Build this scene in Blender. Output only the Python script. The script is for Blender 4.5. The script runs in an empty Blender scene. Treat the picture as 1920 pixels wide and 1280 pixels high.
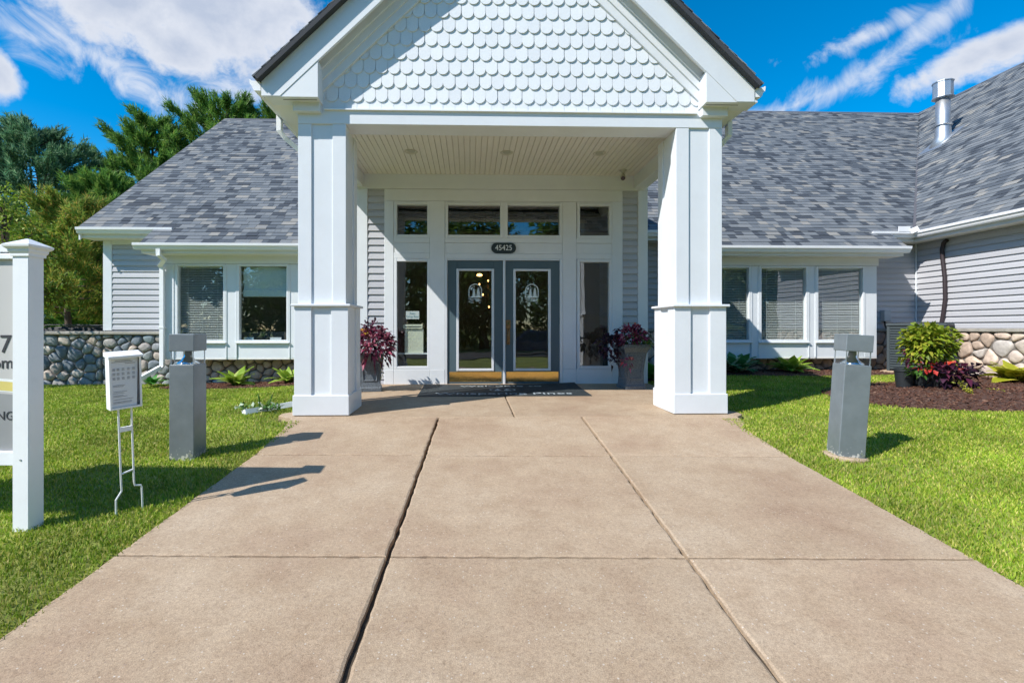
import bpy, math, random
import numpy as np
from mathutils import Matrix, Vector

random.seed(7)
RNG = np.random.default_rng(7)
scene = bpy.context.scene
COL = scene.collection

# ------------------------------------------------------------------ camera
F, CX, CY, CAMZ = 908.0, 906.0, 615.0, 1.0       # focal length and principal point in photo pixels
YAW = math.radians(1.52)
cam = bpy.data.cameras.new('camera')
cam.sensor_width = 36.0
cam.lens = F / 1920 * 36
cam.shift_x = (960 - CX) / 1920
cam.shift_y = (CY - 640) / 1920
cam.clip_start = 0.05
cam.clip_end = 3000
camo = bpy.data.objects.new('camera', cam)
COL.objects.link(camo)
camo.location = (0, 0, CAMZ)
camo.rotation_euler = (math.radians(90), 0, -YAW)
scene.camera = camo

# ------------------------------------------------------------------ light
SUN_AZ, SUN_EL = math.radians(58), math.radians(44)   # light travels SUN_AZ right of +Y
scene.view_settings.view_transform = 'Standard'
scene.view_settings.look = 'None'
scene.view_settings.exposure = 0.40
scene.view_settings.gamma = 1.0
sd = bpy.data.lights.new('sun', 'SUN')
sd.energy = 5.0
sd.angle = math.radians(0.5)
sd.color = (1.0, 0.955, 0.89)
so = bpy.data.objects.new('sun', sd)
COL.objects.link(so)
tosun = Vector((-math.sin(SUN_AZ) * math.cos(SUN_EL), -math.cos(SUN_AZ) * math.cos(SUN_EL), math.sin(SUN_EL)))
so.rotation_euler = tosun.to_track_quat('Z', 'Y').to_euler()
so.location = (-20, -15, 30)

world = bpy.data.worlds.new('World')
scene.world = world
world.use_nodes = True
wn, wl = world.node_tree.nodes, world.node_tree.links
wn.clear()


def build_sky():
    out = wn.new('ShaderNodeOutputWorld')
    bg = wn.new('ShaderNodeBackground')
    bg.inputs['Strength'].default_value = 0.145
    sky = wn.new('ShaderNodeTexSky')
    sky.sky_type = 'NISHITA'
    sky.sun_disc = False
    sky.sun_elevation = SUN_EL
    sky.sun_rotation = math.atan2(tosun.x, tosun.y)
    sky.altitude = 400
    sky.air_density = 1.0
    sky.dust_density = 0.2
    sky.ozone_density = 3.0
    hs = wn.new('ShaderNodeHueSaturation')
    hs.inputs['Saturation'].default_value = 1.5
    hs.inputs['Hue'].default_value = .494
    wl.new(sky.outputs[0], hs.inputs['Color'])

    def M(op, a, b=None, c=None, clamp=False):
        n = wn.new('ShaderNodeMath')
        n.operation = op
        n.use_clamp = clamp
        for i, v in enumerate((a, b, c)):
            if v is None:
                continue
            if isinstance(v, (int, float)):
                n.inputs[i].default_value = v
            else:
                wl.new(v, n.inputs[i])
        return n.outputs[0]
    tc = wn.new('ShaderNodeTexCoord')
    sep = wn.new('ShaderNodeSeparateXYZ')
    wl.new(tc.outputs['Generated'], sep.inputs[0])
    az = M('ARCTAN2', sep.outputs[0], sep.outputs[1])
    el = M('ARCSINE', sep.outputs[2])
    comb = wn.new('ShaderNodeCombineXYZ')
    wl.new(az, comb.inputs[0])
    wl.new(el, comb.inputs[1])

    def noise(scale, detail, rough, vec, off=0.0, dist=0.0):
        mp = wn.new('ShaderNodeMapping')
        mp.inputs['Location'].default_value = (off, off * .7, off * .3)
        wl.new(vec, mp.inputs['Vector'])
        n = wn.new('ShaderNodeTexNoise')
        n.inputs['Scale'].default_value = scale
        n.inputs['Detail'].default_value = detail
        n.inputs['Roughness'].default_value = rough
        n.inputs['Distortion'].default_value = dist
        wl.new(mp.outputs[0], n.inputs['Vector'])
        return n.outputs['Fac']
    n1 = noise(11.0, 9, 0.6, tc.outputs['Generated'], 1.3, .25)
    nw = noise(10.0, 9, 0.62, tc.outputs['Generated'], 5.1, 1.2)
    nbig = noise(1.6, 5, 0.55, tc.outputs['Generated'], 9.4)

    def blob(px, py, rx, ry, rot=0.0):
        a = math.atan((px - 882) / F)
        e = math.atan((CY - py) / math.hypot(F, px - 882))
        ra, re = rx / F * .82, ry / F * .82
        da, de = M('SUBTRACT', az, a), M('SUBTRACT', el, e)
        c, s = math.cos(rot), math.sin(rot)
        u = M('ADD', M('MULTIPLY', da, c / ra), M('MULTIPLY', de, s / ra))
        v = M('ADD', M('MULTIPLY', da, -s / re), M('MULTIPLY', de, c / re))
        r = M('SQRT', M('ADD', M('MULTIPLY', u, u), M('MULTIPLY', v, v)))
        return M('SUBTRACT', 1.0, r)
    thick = [blob(400, 10, 250, 140), blob(250, 20, 150, 90), blob(330, 90, 120, 60), blob(-5, 150, 46, 40),
             blob(1850, 100, 110, 34, .15), blob(1910, 75, 60, 36)]
    t = thick[0]
    for b in thick[1:]:
        t = M('MAXIMUM', t, b)
    # scattered fair-weather cumulus over the rest of the sky
    back = M('SUBTRACT', 1.0, M('SMOOTH_MIN', M('ABSOLUTE', az), 1.0, .2))   # 0 away from the view
    t = M('MAXIMUM', t, M('SUBTRACT', M('MULTIPLY', M('SUBTRACT', nbig, .56), 5.0), M('MULTIPLY', back, 6.0)))
    dens = M('ADD', M('MULTIPLY', t, 1.15), M('MULTIPLY', M('SUBTRACT', n1, .5), 2.6))
    mr = wn.new('ShaderNodeMapRange')
    mr.interpolation_type = 'SMOOTHSTEP'
    wl.new(dens, mr.inputs['Value'])
    mr.inputs['From Min'].default_value = -0.02
    mr.inputs['From Max'].default_value = 0.55
    thin = [blob(200, 120, 290, 46, -.18), blob(60, 75, 120, 30, -.1), blob(430, 165, 160, 32, -.12),
            blob(1560, 168, 150, 26, .2), blob(1700, 85, 130, 24, .5), blob(1640, 55, 90, 20, .1), blob(1490, 195, 110, 20, .1)]
    w = thin[0]
    for b in thin[1:]:
        w = M('MAXIMUM', w, b)
    dw = M('ADD', M('MULTIPLY', w, .8), M('MULTIPLY', M('SUBTRACT', nw, .5), 3.2))
    mw = wn.new('ShaderNodeMapRange')
    mw.interpolation_type = 'SMOOTHSTEP'
    wl.new(dw, mw.inputs['Value'])
    mw.inputs['From Min'].default_value = -0.1
    mw.inputs['From Max'].default_value = 0.9
    mw.inputs['To Max'].default_value = 0.75
    fac = M('MAXIMUM', mr.outputs[0], mw.outputs[0])
    # cloud colour: bright tops, soft grey-blue where dense
    cr = wn.new('ShaderNodeValToRGB')
    cr.color_ramp.elements[0].position = 0.12
    cr.color_ramp.elements[0].color = (4.6, 4.75, 5.1, 1)
    cr.color_ramp.elements[1].position = 0.62
    cr.color_ramp.elements[1].color = (2.7, 3.1, 3.9, 1)
    wl.new(M('ADD', M('MULTIPLY', dens, .42), M('MULTIPLY', nw, .25), clamp=True), cr.inputs[0])
    mix = wn.new('ShaderNodeMix')
    mix.data_type = 'RGBA'
    wl.new(fac, mix.inputs[0])
    wl.new(hs.outputs[0], mix.inputs[6])
    wl.new(cr.outputs[0], mix.inputs[7])
    wl.new(mix.outputs[2], bg.inputs['Color'])
    wl.new(bg.outputs[0], out.inputs[0])


build_sky()


# ------------------------------------------------------------------ pixel helpers
def ray(x, y):
    dx, dz = (x - CX) / F, (CY - y) / F
    return (dx * math.cos(YAW) + math.sin(YAW), -dx * math.sin(YAW) + math.cos(YAW), dz)


def at(x, y, Y):
    r = ray(x, y)
    k = Y / r[1]
    return (r[0] * k, CAMZ + r[2] * k)


def ax(x, Y):
    return at(x, CY, Y)[0]


def az_(y, Y, x=900):
    return at(x, y, Y)[1]


def sst(a, b, v):
    t = np.clip((v - a) / (b - a), 0, 1)
    return t * t * (3 - 2 * t)


SLOPE, YS = 0.083, 5.45


def ground_z(x, y):
    x, y = np.asarray(x, float), np.asarray(y, float)
    d = np.clip(YS - y, 0, 7.5)
    z = -SLOPE * d
    z = z + .12 * sst(5.5, 9.5, y) * sst(2.6, 5, x) - .13 * sst(5.2, 10, y) * sst(-1.8, -5, x)
    z = z + .02 * np.sin(x * .9 + y * .5) * sst(9, 14, np.abs(x))
    return z - .012


# ------------------------------------------------------------------ materials
def nodes_of(m):
    m.use_nodes = True
    return m.node_tree.nodes, m.node_tree.links


def pm(name, col, rough=.55, metal=0.0, var=.06, scale=3.0, bump=0.0, bscale=40.0, spec=.5, dirt=0.0, dirtcol=(.12, .1, .07), detail=5, coat=0.0):
    m = bpy.data.materials.new(name)
    n, l = nodes_of(m)
    b = n['Principled BSDF']
    b.inputs['Roughness'].default_value = rough
    b.inputs['Metallic'].default_value = metal
    b.inputs['Specular IOR Level'].default_value = spec
    b.inputs['Coat Weight'].default_value = coat
    g = n.new('ShaderNodeNewGeometry')
    nt = n.new('ShaderNodeTexNoise')
    nt.inputs['Scale'].default_value = scale
    nt.inputs['Detail'].default_value = detail
    nt.inputs['Roughness'].default_value = .6
    l.new(g.outputs['Position'], nt.inputs['Vector'])
    cr = n.new('ShaderNodeValToRGB')
    cr.color_ramp.elements[0].position = .3
    cr.color_ramp.elements[1].position = .7
    cr.color_ramp.elements[0].color = tuple(c * (1 - var) for c in col) + (1,)
    cr.color_ramp.elements[1].color = tuple(min(1, c * (1 + var)) for c in col) + (1,)
    l.new(nt.outputs['Fac'], cr.inputs[0])
    last = cr.outputs[0]
    if dirt:
        n2 = n.new('ShaderNodeTexNoise')
        n2.inputs['Scale'].default_value = scale * 2.7
        n2.inputs['Detail'].default_value = 8
        n2.inputs['Roughness'].default_value = .72
        l.new(g.outputs['Position'], n2.inputs['Vector'])
        mr = n.new('ShaderNodeMapRange')
        mr.inputs['From Min'].default_value = .52
        mr.inputs['From Max'].default_value = .8
        mr.inputs['To Max'].default_value = dirt
        l.new(n2.outputs['Fac'], mr.inputs['Value'])
        mx = n.new('ShaderNodeMix')
        mx.data_type = 'RGBA'
        l.new(mr.outputs[0], mx.inputs[0])
        l.new(last, mx.inputs[6])
        mx.inputs[7].default_value = tuple(dirtcol) + (1,)
        last = mx.outputs[2]
    l.new(last, b.inputs['Base Color'])
    if bump:
        n3 = n.new('ShaderNodeTexNoise')
        n3.inputs['Scale'].default_value = bscale
        n3.inputs['Detail'].default_value = 6
        l.new(g.outputs['Position'], n3.inputs['Vector'])
        bp = n.new('ShaderNodeBump')
        bp.inputs['Strength'].default_value = bump
        bp.inputs['Distance'].default_value = .01
        l.new(n3.outputs['Fac'], bp.inputs['Height'])
        l.new(bp.outputs[0], b.inputs['Normal'])
    return m


def ramp_mat(name, stops, source, rough=.8, spec=.3, var=.25, nscale=60.0, bump=.4, transl=0.0, const=False):
    """colour chosen per object ('object'), per loose piece ('island') or by the attribute 'tone'"""
    m = bpy.data.materials.new(name)
    n, l = nodes_of(m)
    b = n['Principled BSDF']
    b.inputs['Roughness'].default_value = rough
    b.inputs['Specular IOR Level'].default_value = spec
    g = n.new('ShaderNodeNewGeometry')
    if source == 'object':
        s = n.new('ShaderNodeObjectInfo').outputs['Random']
    elif source == 'island':
        s = g.outputs['Random Per Island']
    else:
        a = n.new('ShaderNodeAttribute')
        a.attribute_name = 'tone'
        s = a.outputs['Fac']
    cr = n.new('ShaderNodeValToRGB')
    if const:
        cr.color_ramp.interpolation = 'CONSTANT'
    e = cr.color_ramp.elements
    while len(e) < len(stops):
        e.new(.5)
    for i, (p, c) in enumerate(stops):
        e[i].position = p
        e[i].color = tuple(c) + (1,)
    l.new(s, cr.inputs[0])
    nt = n.new('ShaderNodeTexNoise')
    nt.inputs['Scale'].default_value = nscale
    nt.inputs['Detail'].default_value = 6
    l.new(g.outputs['Position'], nt.inputs['Vector'])
    mr = n.new('ShaderNodeMapRange')
    mr.inputs['From Min'].default_value = .25
    mr.inputs['From Max'].default_value = .75
    mr.inputs['To Min'].default_value = 1 - var
    mr.inputs['To Max'].default_value = 1 + var
    l.new(nt.outputs['Fac'], mr.inputs['Value'])
    mx = n.new('ShaderNodeMix')
    mx.data_type = 'RGBA'
    mx.blend_type = 'MULTIPLY'
    mx.inputs[0].default_value = 1
    l.new(cr.outputs[0], mx.inputs[6])
    l.new(mr.outputs[0], mx.inputs[7])
    l.new(mx.outputs[2], b.inputs['Base Color'])
    if bump:
        bp = n.new('ShaderNodeBump')
        bp.inputs['Strength'].default_value = bump
        bp.inputs['Distance'].default_value = .01
        l.new(nt.outputs['Fac'], bp.inputs['Height'])
        l.new(bp.outputs[0], b.inputs['Normal'])
    if transl:
        tr = n.new('ShaderNodeBsdfTranslucent')
        l.new(mx.outputs[2], tr.inputs['Color'])
        ms = n.new('ShaderNodeMixShader')
        ms.inputs[0].default_value = transl
        l.new(b.outputs[0], ms.inputs[1])
        l.new(tr.outputs[0], ms.inputs[2])
        l.new(ms.outputs[0], n['Material Output'].inputs['Surface'])
    return m


def glass_mat(name, ior=1.9, tint=(.85, .9, .88), wobble=.0):
    m = bpy.data.materials.new(name)
    n, l = nodes_of(m)
    n.remove(n['Principled BSDF'])
    fr = n.new('ShaderNodeFresnel')
    gb = n.new('ShaderNodeNewGeometry')
    ma = n.new('ShaderNodeMapRange')
    l.new(gb.outputs['Backfacing'], ma.inputs['Value'])
    ma.inputs['To Min'].default_value = ior
    ma.inputs['To Max'].default_value = 1 / ior      # same reflectance from both sides of the thin pane
    l.new(ma.outputs[0], fr.inputs['IOR'])
    t = n.new('ShaderNodeBsdfTransparent')
    t.inputs['Color'].default_value = tuple(tint) + (1,)
    gl = n.new('ShaderNodeBsdfGlossy')
    gl.inputs['Roughness'].default_value = 0.0
    gl.inputs['Color'].default_value = (.95, .97, 1, 1)
    if wobble:
        g = n.new('ShaderNodeNewGeometry')
        nt = n.new('ShaderNodeTexNoise')
        nt.inputs['Scale'].default_value = 2.2
        nt.inputs['Detail'].default_value = 1
        l.new(g.outputs['Position'], nt.inputs['Vector'])
        bp = n.new('ShaderNodeBump')
        bp.inputs['Strength'].default_value = wobble
        bp.inputs['Distance'].default_value = .02
        l.new(nt.outputs['Fac'], bp.inputs['Height'])
        l.new(bp.outputs[0], gl.inputs['Normal'])
    ms = n.new('ShaderNodeMixShader')
    l.new(fr.outputs[0], ms.inputs[0])
    l.new(t.outputs[0], ms.inputs[1])
    l.new(gl.outputs[0], ms.inputs[2])
    l.new(ms.outputs[0], n['Material Output'].inputs['Surface'])
    return m


def concrete_mat():
    m = bpy.data.materials.new('concrete')
    n, l = nodes_of(m)
    b = n['Principled BSDF']
    b.inputs['Roughness'].default_value = .85
    b.inputs['Specular IOR Level'].default_value = .25
    g = n.new('ShaderNodeNewGeometry')
    oi = n.new('ShaderNodeObjectInfo')

    def nz(s, d, r=.6):
        t = n.new('ShaderNodeTexNoise')
        t.inputs['Scale'].default_value = s
        t.inputs['Detail'].default_value = d
        t.inputs['Roughness'].default_value = r
        l.new(g.outputs['Position'], t.inputs['Vector'])
        return t.outputs['Fac']

    def ramp(src, stops):
        cr = n.new('ShaderNodeValToRGB')
        e = cr.color_ramp.elements
        while len(e) < len(stops):
            e.new(.5)
        for i, (p, c) in enumerate(stops):
            e[i].position = p
            e[i].color = tuple(c) + (1,)
        l.new(src, cr.inputs[0])
        return cr.outputs[0]

    def mul(a, bb, f=1.0):
        mx = n.new('ShaderNodeMix')
        mx.data_type = 'RGBA'
        mx.blend_type = 'MULTIPLY'
        mx.inputs[0].default_value = f
        l.new(a, mx.inputs[6])
        l.new(bb, mx.inputs[7])
        return mx.outputs[2]
    base = ramp(nz(1.1, 6, .62), [(.28, (.335, .238, .166)), (.5, (.405, .31, .218)), (.72, (.455, .365, .27))])
    grit = ramp(nz(170, 4, .7), [(.3, (.72, .72, .72)), (.5, (1, 1, 1)), (.7, (1.22, 1.2, 1.17))])
    fine = ramp(nz(420, 2, .6), [(.32, (.62, .6, .58)), (.48, (1, 1, 1)), (.8, (1.15, 1.15, 1.15))])
    blot = ramp(nz(6, 7, .7), [(.3, (.88, .85, .82)), (.55, (1, 1, 1)), (.75, (1.06, 1.05, 1.03))])
    # scattered exposed aggregate
    vo = n.new('ShaderNodeTexVoronoi')
    vo.inputs['Scale'].default_value = 58
    l.new(g.outputs['Position'], vo.inputs['Vector'])
    sel = n.new('ShaderNodeSeparateColor')
    l.new(vo.outputs['Color'], sel.inputs[0])
    lt = n.new('ShaderNodeMath')
    lt.operation = 'LESS_THAN'
    l.new(vo.outputs['Distance'], lt.inputs[0])
    lt.inputs[1].default_value = .24
    gt = n.new('ShaderNodeMath')
    gt.operation = 'GREATER_THAN'
    l.new(sel.outputs[0], gt.inputs[0])
    gt.inputs[1].default_value = .8
    mm = n.new('ShaderNodeMath')
    mm.operation = 'MULTIPLY'
    l.new(lt.outputs[0], mm.inputs[0])
    l.new(gt.outputs[0], mm.inputs[1])
    ag = ramp(sel.outputs[1], [(0, (.2, .15, .11)), (.35, (.34, .25, .2)), (.5, (.47, .41, .34)), (1, (.54, .48, .41))])
    mid = ramp(nz(55, 5, .7), [(.3, (.78, .76, .74)), (.5, (1, 1, 1)), (.72, (1.14, 1.14, 1.13))])
    c = mul(mul(mul(mul(base, grit), fine), blot), mid)
    mx = n.new('ShaderNodeMix')
    mx.data_type = 'RGBA'
    sc = n.new('ShaderNodeMath')
    sc.operation = 'MULTIPLY'
    l.new(mm.outputs[0], sc.inputs[0])
    sc.inputs[1].default_value = .85
    l.new(sc.outputs[0], mx.inputs[0])
    l.new(c, mx.inputs[6])
    l.new(ag, mx.inputs[7])
    ob = ramp(oi.outputs['Random'], [(0, (.95, .94, .92)), (1, (1.05, 1.04, 1.03))])
    l.new(mul(mx.outputs[2], ob), b.inputs['Base Color'])
    bp = n.new('ShaderNodeBump')
    bp.inputs['Strength'].default_value = .5
    bp.inputs['Distance'].default_value = .004
    l.new(nz(170, 4, .7), bp.inputs['Height'])
    l.new(bp.outputs[0], b.inputs['Normal'])
    return m


WHITE = pm('white_trim', (.69, .72, .75), .45, var=.03, bump=.05, bscale=120, dirt=.12, dirtcol=(.55, .5, .42))
WHITEG = pm('white_gutter', (.82, .83, .85), .28, var=.03, dirt=.1, dirtcol=(.5, .46, .4))
SCALEM = ramp_mat('white_shingle', [(0, (.68, .71, .745)), (1, (.735, .765, .79))], 'object', .6, .3, .05, 90, .25)
CEILM = pm('ceiling_white', (.74, .71, .64), .6, var=.03)
CREAM = pm('soffit_white', (.76, .745, .70), .6, var=.03)
SIDING = ramp_mat('grey_siding', [(0, (.42, .425, .455)), (1, (.475, .48, .51))], 'object', .5, .4, .04, 40, .1)
CONC = concrete_mat()
DOORM = pm('slate_door_paint', (.075, .115, .135), .42, var=.05)
BRASS = pm('brass', (.85, .55, .2), .12, 1.0, var=.12, scale=4, bump=.25, bscale=3.5)
BRONZE = pm('old_bronze', (.28, .18, .1), .35, 1.0, var=.3, scale=30)
STEEL = pm('galvanised_steel', (.5, .52, .54), .45, .85, var=.08, scale=6)
CHROME = pm('chrome', (.8, .82, .85), .08, 1.0, var=.02)
SILVER = pm('door_trim', (.72, .74, .77), .35, .2, var=.03)
GLASS = glass_mat('window_glass', 2.35, wobble=.1)
LENS = glass_mat('clear_lens', 1.45, (.95, .97, .98))
BOLL = pm('bollard_grey', (.185, .215, .235), .42, .25, var=.12, scale=7, bump=.05, bscale=60, dirt=.25, dirtcol=(.3, .3, .29))
def chip_paint(m):
    n, l = nodes_of(m)
    b = n['Principled BSDF']
    src = b.inputs['Base Color'].links[0].from_socket
    tc = n.new('ShaderNodeTexCoord')
    sp = n.new('ShaderNodeSeparateXYZ')
    l.new(tc.outputs['Object'], sp.inputs[0])
    hz = n.new('ShaderNodeMapRange')
    l.new(sp.outputs[2], hz.inputs['Value'])
    hz.inputs['From Min'].default_value = .0
    hz.inputs['From Max'].default_value = .17
    hz.inputs['To Min'].default_value = .13
    hz.inputs['To Max'].default_value = -.25
    nz = n.new('ShaderNodeTexNoise')
    nz.inputs['Scale'].default_value = 38
    nz.inputs['Detail'].default_value = 6
    l.new(tc.outputs['Object'], nz.inputs['Vector'])
    ad = n.new('ShaderNodeMath')
    l.new(nz.outputs['Fac'], ad.inputs[0])
    l.new(hz.outputs[0], ad.inputs[1])
    gt = n.new('ShaderNodeMath')
    gt.operation = 'GREATER_THAN'
    l.new(ad.outputs[0], gt.inputs[0])
    gt.inputs[1].default_value = .62
    mx = n.new('ShaderNodeMix')
    mx.data_type = 'RGBA'
    l.new(gt.outputs[0], mx.inputs[0])
    l.new(src, mx.inputs[6])
    mx.inputs[7].default_value = (.55, .55, .52, 1)
    l.new(mx.outputs[2], b.inputs['Base Color'])


chip_paint(BOLL)
BLACK = pm('black_rubber', (.022, .03, .034), .7, var=.2, bump=.8, bscale=260)
DARK = pm('dark_interior', (.10, .095, .085), .8)
DARKW = pm('interior_wall', (.5, .48, .43), .8)
PAPER = pm('paper', (.75, .77, .80), .7, var=.02)
INK = pm('ink', (.03, .032, .04), .7)
BLINDM = pm('blind_slat', (.72, .73, .72), .5, var=.02)
SHADE = pm('fabric_shade', (.62, .72, .76), .8, var=.04, bump=.6, bscale=9)
MORTAR = pm('mortar', (.17, .155, .14), .95, var=.2, scale=20, bump=.5)
LEDGE = pm('stone_ledge', (.33, .31, .27), .85, var=.2, scale=8, bump=.7, bscale=30)
STONE_L = ramp_mat('field_stone_cool', [(0, (.13, .16, .19)), (.3, (.24, .26, .28)), (.5, (.38, .32, .27)), (.7, (.20, .25, .27)), (.85, (.44, .36, .29)), (1, (.44, .42, .38))], 'object', .75, .3, .35, 14, .9)
STONE_R = ramp_mat('field_stone_warm', [(0, (.44, .34, .27)), (.35, (.6, .47, .37)), (.6, (.5, .47, .44)), (.8, (.62, .48, .4)), (1, (.66, .55, .44))], 'object', .75, .3, .25, 14, .9)
ROOF_STOPS = [(0, (.055, .065, .08)), (.14, (.084, .098, .116)), (.29, (.118, .134, .152)), (.48, (.146, .162, .178)), (.7, (.17, .184, .197)), (.86, (.205, .208, .205)), (.96, (.25, .245, .23))]
ROOFO = ramp_mat('roof_shingle', ROOF_STOPS, 'object', .9, .2, .22, 130, .5, const=True)
ROOFA = ramp_mat('roof_shingle_field', ROOF_STOPS, 'tone', .9, .2, .22, 130, .5, const=True)
ROOFD = pm('roof_underlay', (.04, .045, .055), .9)
DRIP = pm('drip_edge', (.1, .095, .1), .5)
MULCH = ramp_mat('mulch_chip', [(0, (.05, .022, .014)), (.5, (.1, .043, .027)), (.85, (.15, .068, .042)), (1, (.26, .17, .12))], 'island', .9, .2, .3, 60, .4)
MULCHB = pm('mulch_soil', (.075, .036, .024), .95, var=.45, scale=25, bump=1.0, bscale=50)
GRASS = ramp_mat('grass_blade', [(0, (.15, .26, .016)), (.4, (.24, .37, .026)), (.75, (.37, .42, .05)), (1, (.56, .48, .16))], 'island', .6, .3, .42, 1.6, 0, transl=.3)
LAWN = pm('lawn_soil', (.2, .23, .04), .95, var=.35, scale=1.7, bump=.8, bscale=60, detail=10)
ASPH = pm('asphalt', (.05, .05, .052), .9, var=.15, scale=30, bump=.4, bscale=200)
BARK = pm('bark', (.085, .06, .045), .95, var=.35, scale=9, bump=1, bscale=25)


# ------------------------------------------------------------------ mesh helpers
class MB:
    def __init__(self):
        self.v, self.f = [], []

    def add(self, vs, fs):
        o = len(self.v)
        self.v += [tuple(p) for p in vs]
        self.f += [tuple(i + o for i in q) for q in fs]
        return self

    def box(self, x0, x1, y0, y1, z0, z1, c=0.0):
        x0, x1 = min(x0, x1), max(x0, x1)
        y0, y1 = min(y0, y1), max(y0, y1)
        z0, z1 = min(z0, z1), max(z0, z1)
        c = min(c, (x1 - x0) * .3, (y1 - y0) * .3, (z1 - z0) * .3)
        if c <= 0:
            vs = [(x, y, z) for x in (x0, x1) for y in (y0, y1) for z in (z0, z1)]
            return self.add(vs, [(0, 1, 3, 2), (4, 6, 7, 5), (0, 4, 5, 1), (2, 3, 7, 6), (0, 2, 6, 4), (1, 5, 7, 3)])
        vs, idx = [], {}
        for i, (x, sx) in enumerate(((x0, 1), (x1, -1))):
            for j, (y, sy) in enumerate(((y0, 1), (y1, -1))):
                for k, (z, sz) in enumerate(((z0, 1), (z1, -1))):
                    for a in range(3):
                        idx[i, j, k, a] = len(vs)
                        vs.append((x + (0 if a == 0 else sx * c), y + (0 if a == 1 else sy * c), z + (0 if a == 2 else sz * c)))
        q = idx
        fs = []
        for i in (0, 1):
            r = [q[i, 0, 0, 0], q[i, 0, 1, 0], q[i, 1, 1, 0], q[i, 1, 0, 0]]
            fs.append(r if i == 0 else r[::-1])
            r = [q[0, i, 0, 1], q[1, i, 0, 1], q[1, i, 1, 1], q[0, i, 1, 1]]
            fs.append(r if i == 0 else r[::-1])
            r = [q[0, 0, i, 2], q[0, 1, i, 2], q[1, 1, i, 2], q[1, 0, i, 2]]
            fs.append(r if i == 0 else r[::-1])
        for j in (0, 1):
            for k in (0, 1):
                fs.append([q[0, j, k, 1], q[1, j, k, 1], q[1, j, k, 2], q[0, j, k, 2]])
                fs.append([q[j, 0, k, 0], q[j, 1, k, 0], q[j, 1, k, 2], q[j, 0, k, 2]])
                fs.append([q[j, k, 0, 0], q[j, k, 1, 0], q[j, k, 1, 1], q[j, k, 0, 1]])
                for i in (0, 1):
                    fs.append([q[i, j, k, 0], q[i, j, k, 1], q[i, j, k, 2]])
        return self.add(vs, fs)

    def prism(self, poly, a0, a1, axis='y'):
        """polygon in the two other axes, extruded along axis"""
        n = len(poly)

        def P(p, a):
            return (p[0], a, p[1]) if axis == 'y' else ((a, p[0], p[1]) if axis == 'x' else (p[0], p[1], a))
        vs = [P(p, a0) for p in poly] + [P(p, a1) for p in poly]
        fs = [tuple(range(n)), tuple(range(2 * n - 1, n - 1, -1))]
        for i in range(n):
            j = (i + 1) % n
            fs.append((i, j, n + j, n + i))
        return self.add(vs, fs)

    def tube(self, pts, r, seg=8, cap=True):
        pts = [Vector(p) for p in pts]
        n = len(pts)
        rs = r if isinstance(r, (list, tuple)) else [r] * n
        vs, fs = [], []
        up = Vector((0, 0, 1))
        prev = None
        for i, p in enumerate(pts):
            t = (pts[min(i + 1, n - 1)] - pts[max(i - 1, 0)]).normalized()
            if prev is None:
                a = t.cross(up)
                if a.length < .05:
                    a = t.cross(Vector((1, 0, 0)))
            else:
                a = prev - t * prev.dot(t)
            a.normalize()
            prev = a
            b = t.cross(a)
            for k in range(seg):
                an = 2 * math.pi * k / seg
                vs.append(p + (a * math.cos(an) + b * math.sin(an)) * rs[i])
        for i in range(n - 1):
            for k in range(seg):
                k2 = (k + 1) % seg
                fs.append((i * seg + k, i * seg + k2, (i + 1) * seg + k2, (i + 1) * seg + k))
        if cap:
            fs.append(tuple(range(seg - 1, -1, -1)))
            fs.append(tuple((n - 1) * seg + k for k in range(seg)))
        return self.add(vs, fs)

    def duct(self, pts, w, d, axis=(1, 0, 0)):
        """rectangular pipe along a polyline; width along axis"""
        pts = [Vector(p) for p in pts]
        a = Vector(axis).normalized()
        vs, fs = [], []
        for i, p in enumerate(pts):
            t = (pts[min(i + 1, len(pts) - 1)] - pts[max(i - 1, 0)]).normalized()
            b = t.cross(a).normalized()
            a2 = b.cross(t).normalized()
            for s, q in ((-1, -1), (1, -1), (1, 1), (-1, 1)):
                vs.append(p + a2 * (s * w / 2) + b * (q * d / 2))
        for i in range(len(pts) - 1):
            for k in range(4):
                fs.append((i * 4 + k, i * 4 + (k + 1) % 4, i * 4 + 4 + (k + 1) % 4, i * 4 + 4 + k))
        fs.append((3, 2, 1, 0))
        m = (len(pts) - 1) * 4
        fs.append((m, m + 1, m + 2, m + 3))
        return self.add(vs, fs)

    def lathe(self, prof, seg=16, c=(0, 0, 0), square=0.0):
        vs, fs = [], []
        for r, z in prof:
            for k in range(seg):
                an = 2 * math.pi * (k + .5) / seg
                vs.append((c[0] + r * math.cos(an), c[1] + r * math.sin(an), c[2] + z))
        for i in range(len(prof) - 1):
            for k in range(seg):
                k2 = (k + 1) % seg
                fs.append((i * seg + k, i * seg + k2, (i + 1) * seg + k2, (i + 1) * seg + k))
        fs.append(tuple(range(seg - 1, -1, -1)))
        fs.append(tuple((len(prof) - 1) * seg + k for k in range(seg)))
        return self.add(vs, fs)

    def mesh(self, name):
        me = bpy.data.meshes.new(name)
        me.from_pydata(self.v, [], self.f)
        me.validate()
        import bmesh
        bm = bmesh.new()
        bm.from_mesh(me)
        bmesh.ops.recalc_face_normals(bm, faces=bm.faces)
        bm.to_mesh(me)
        bm.free()
        return me


ROOTLOC = {}


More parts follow.
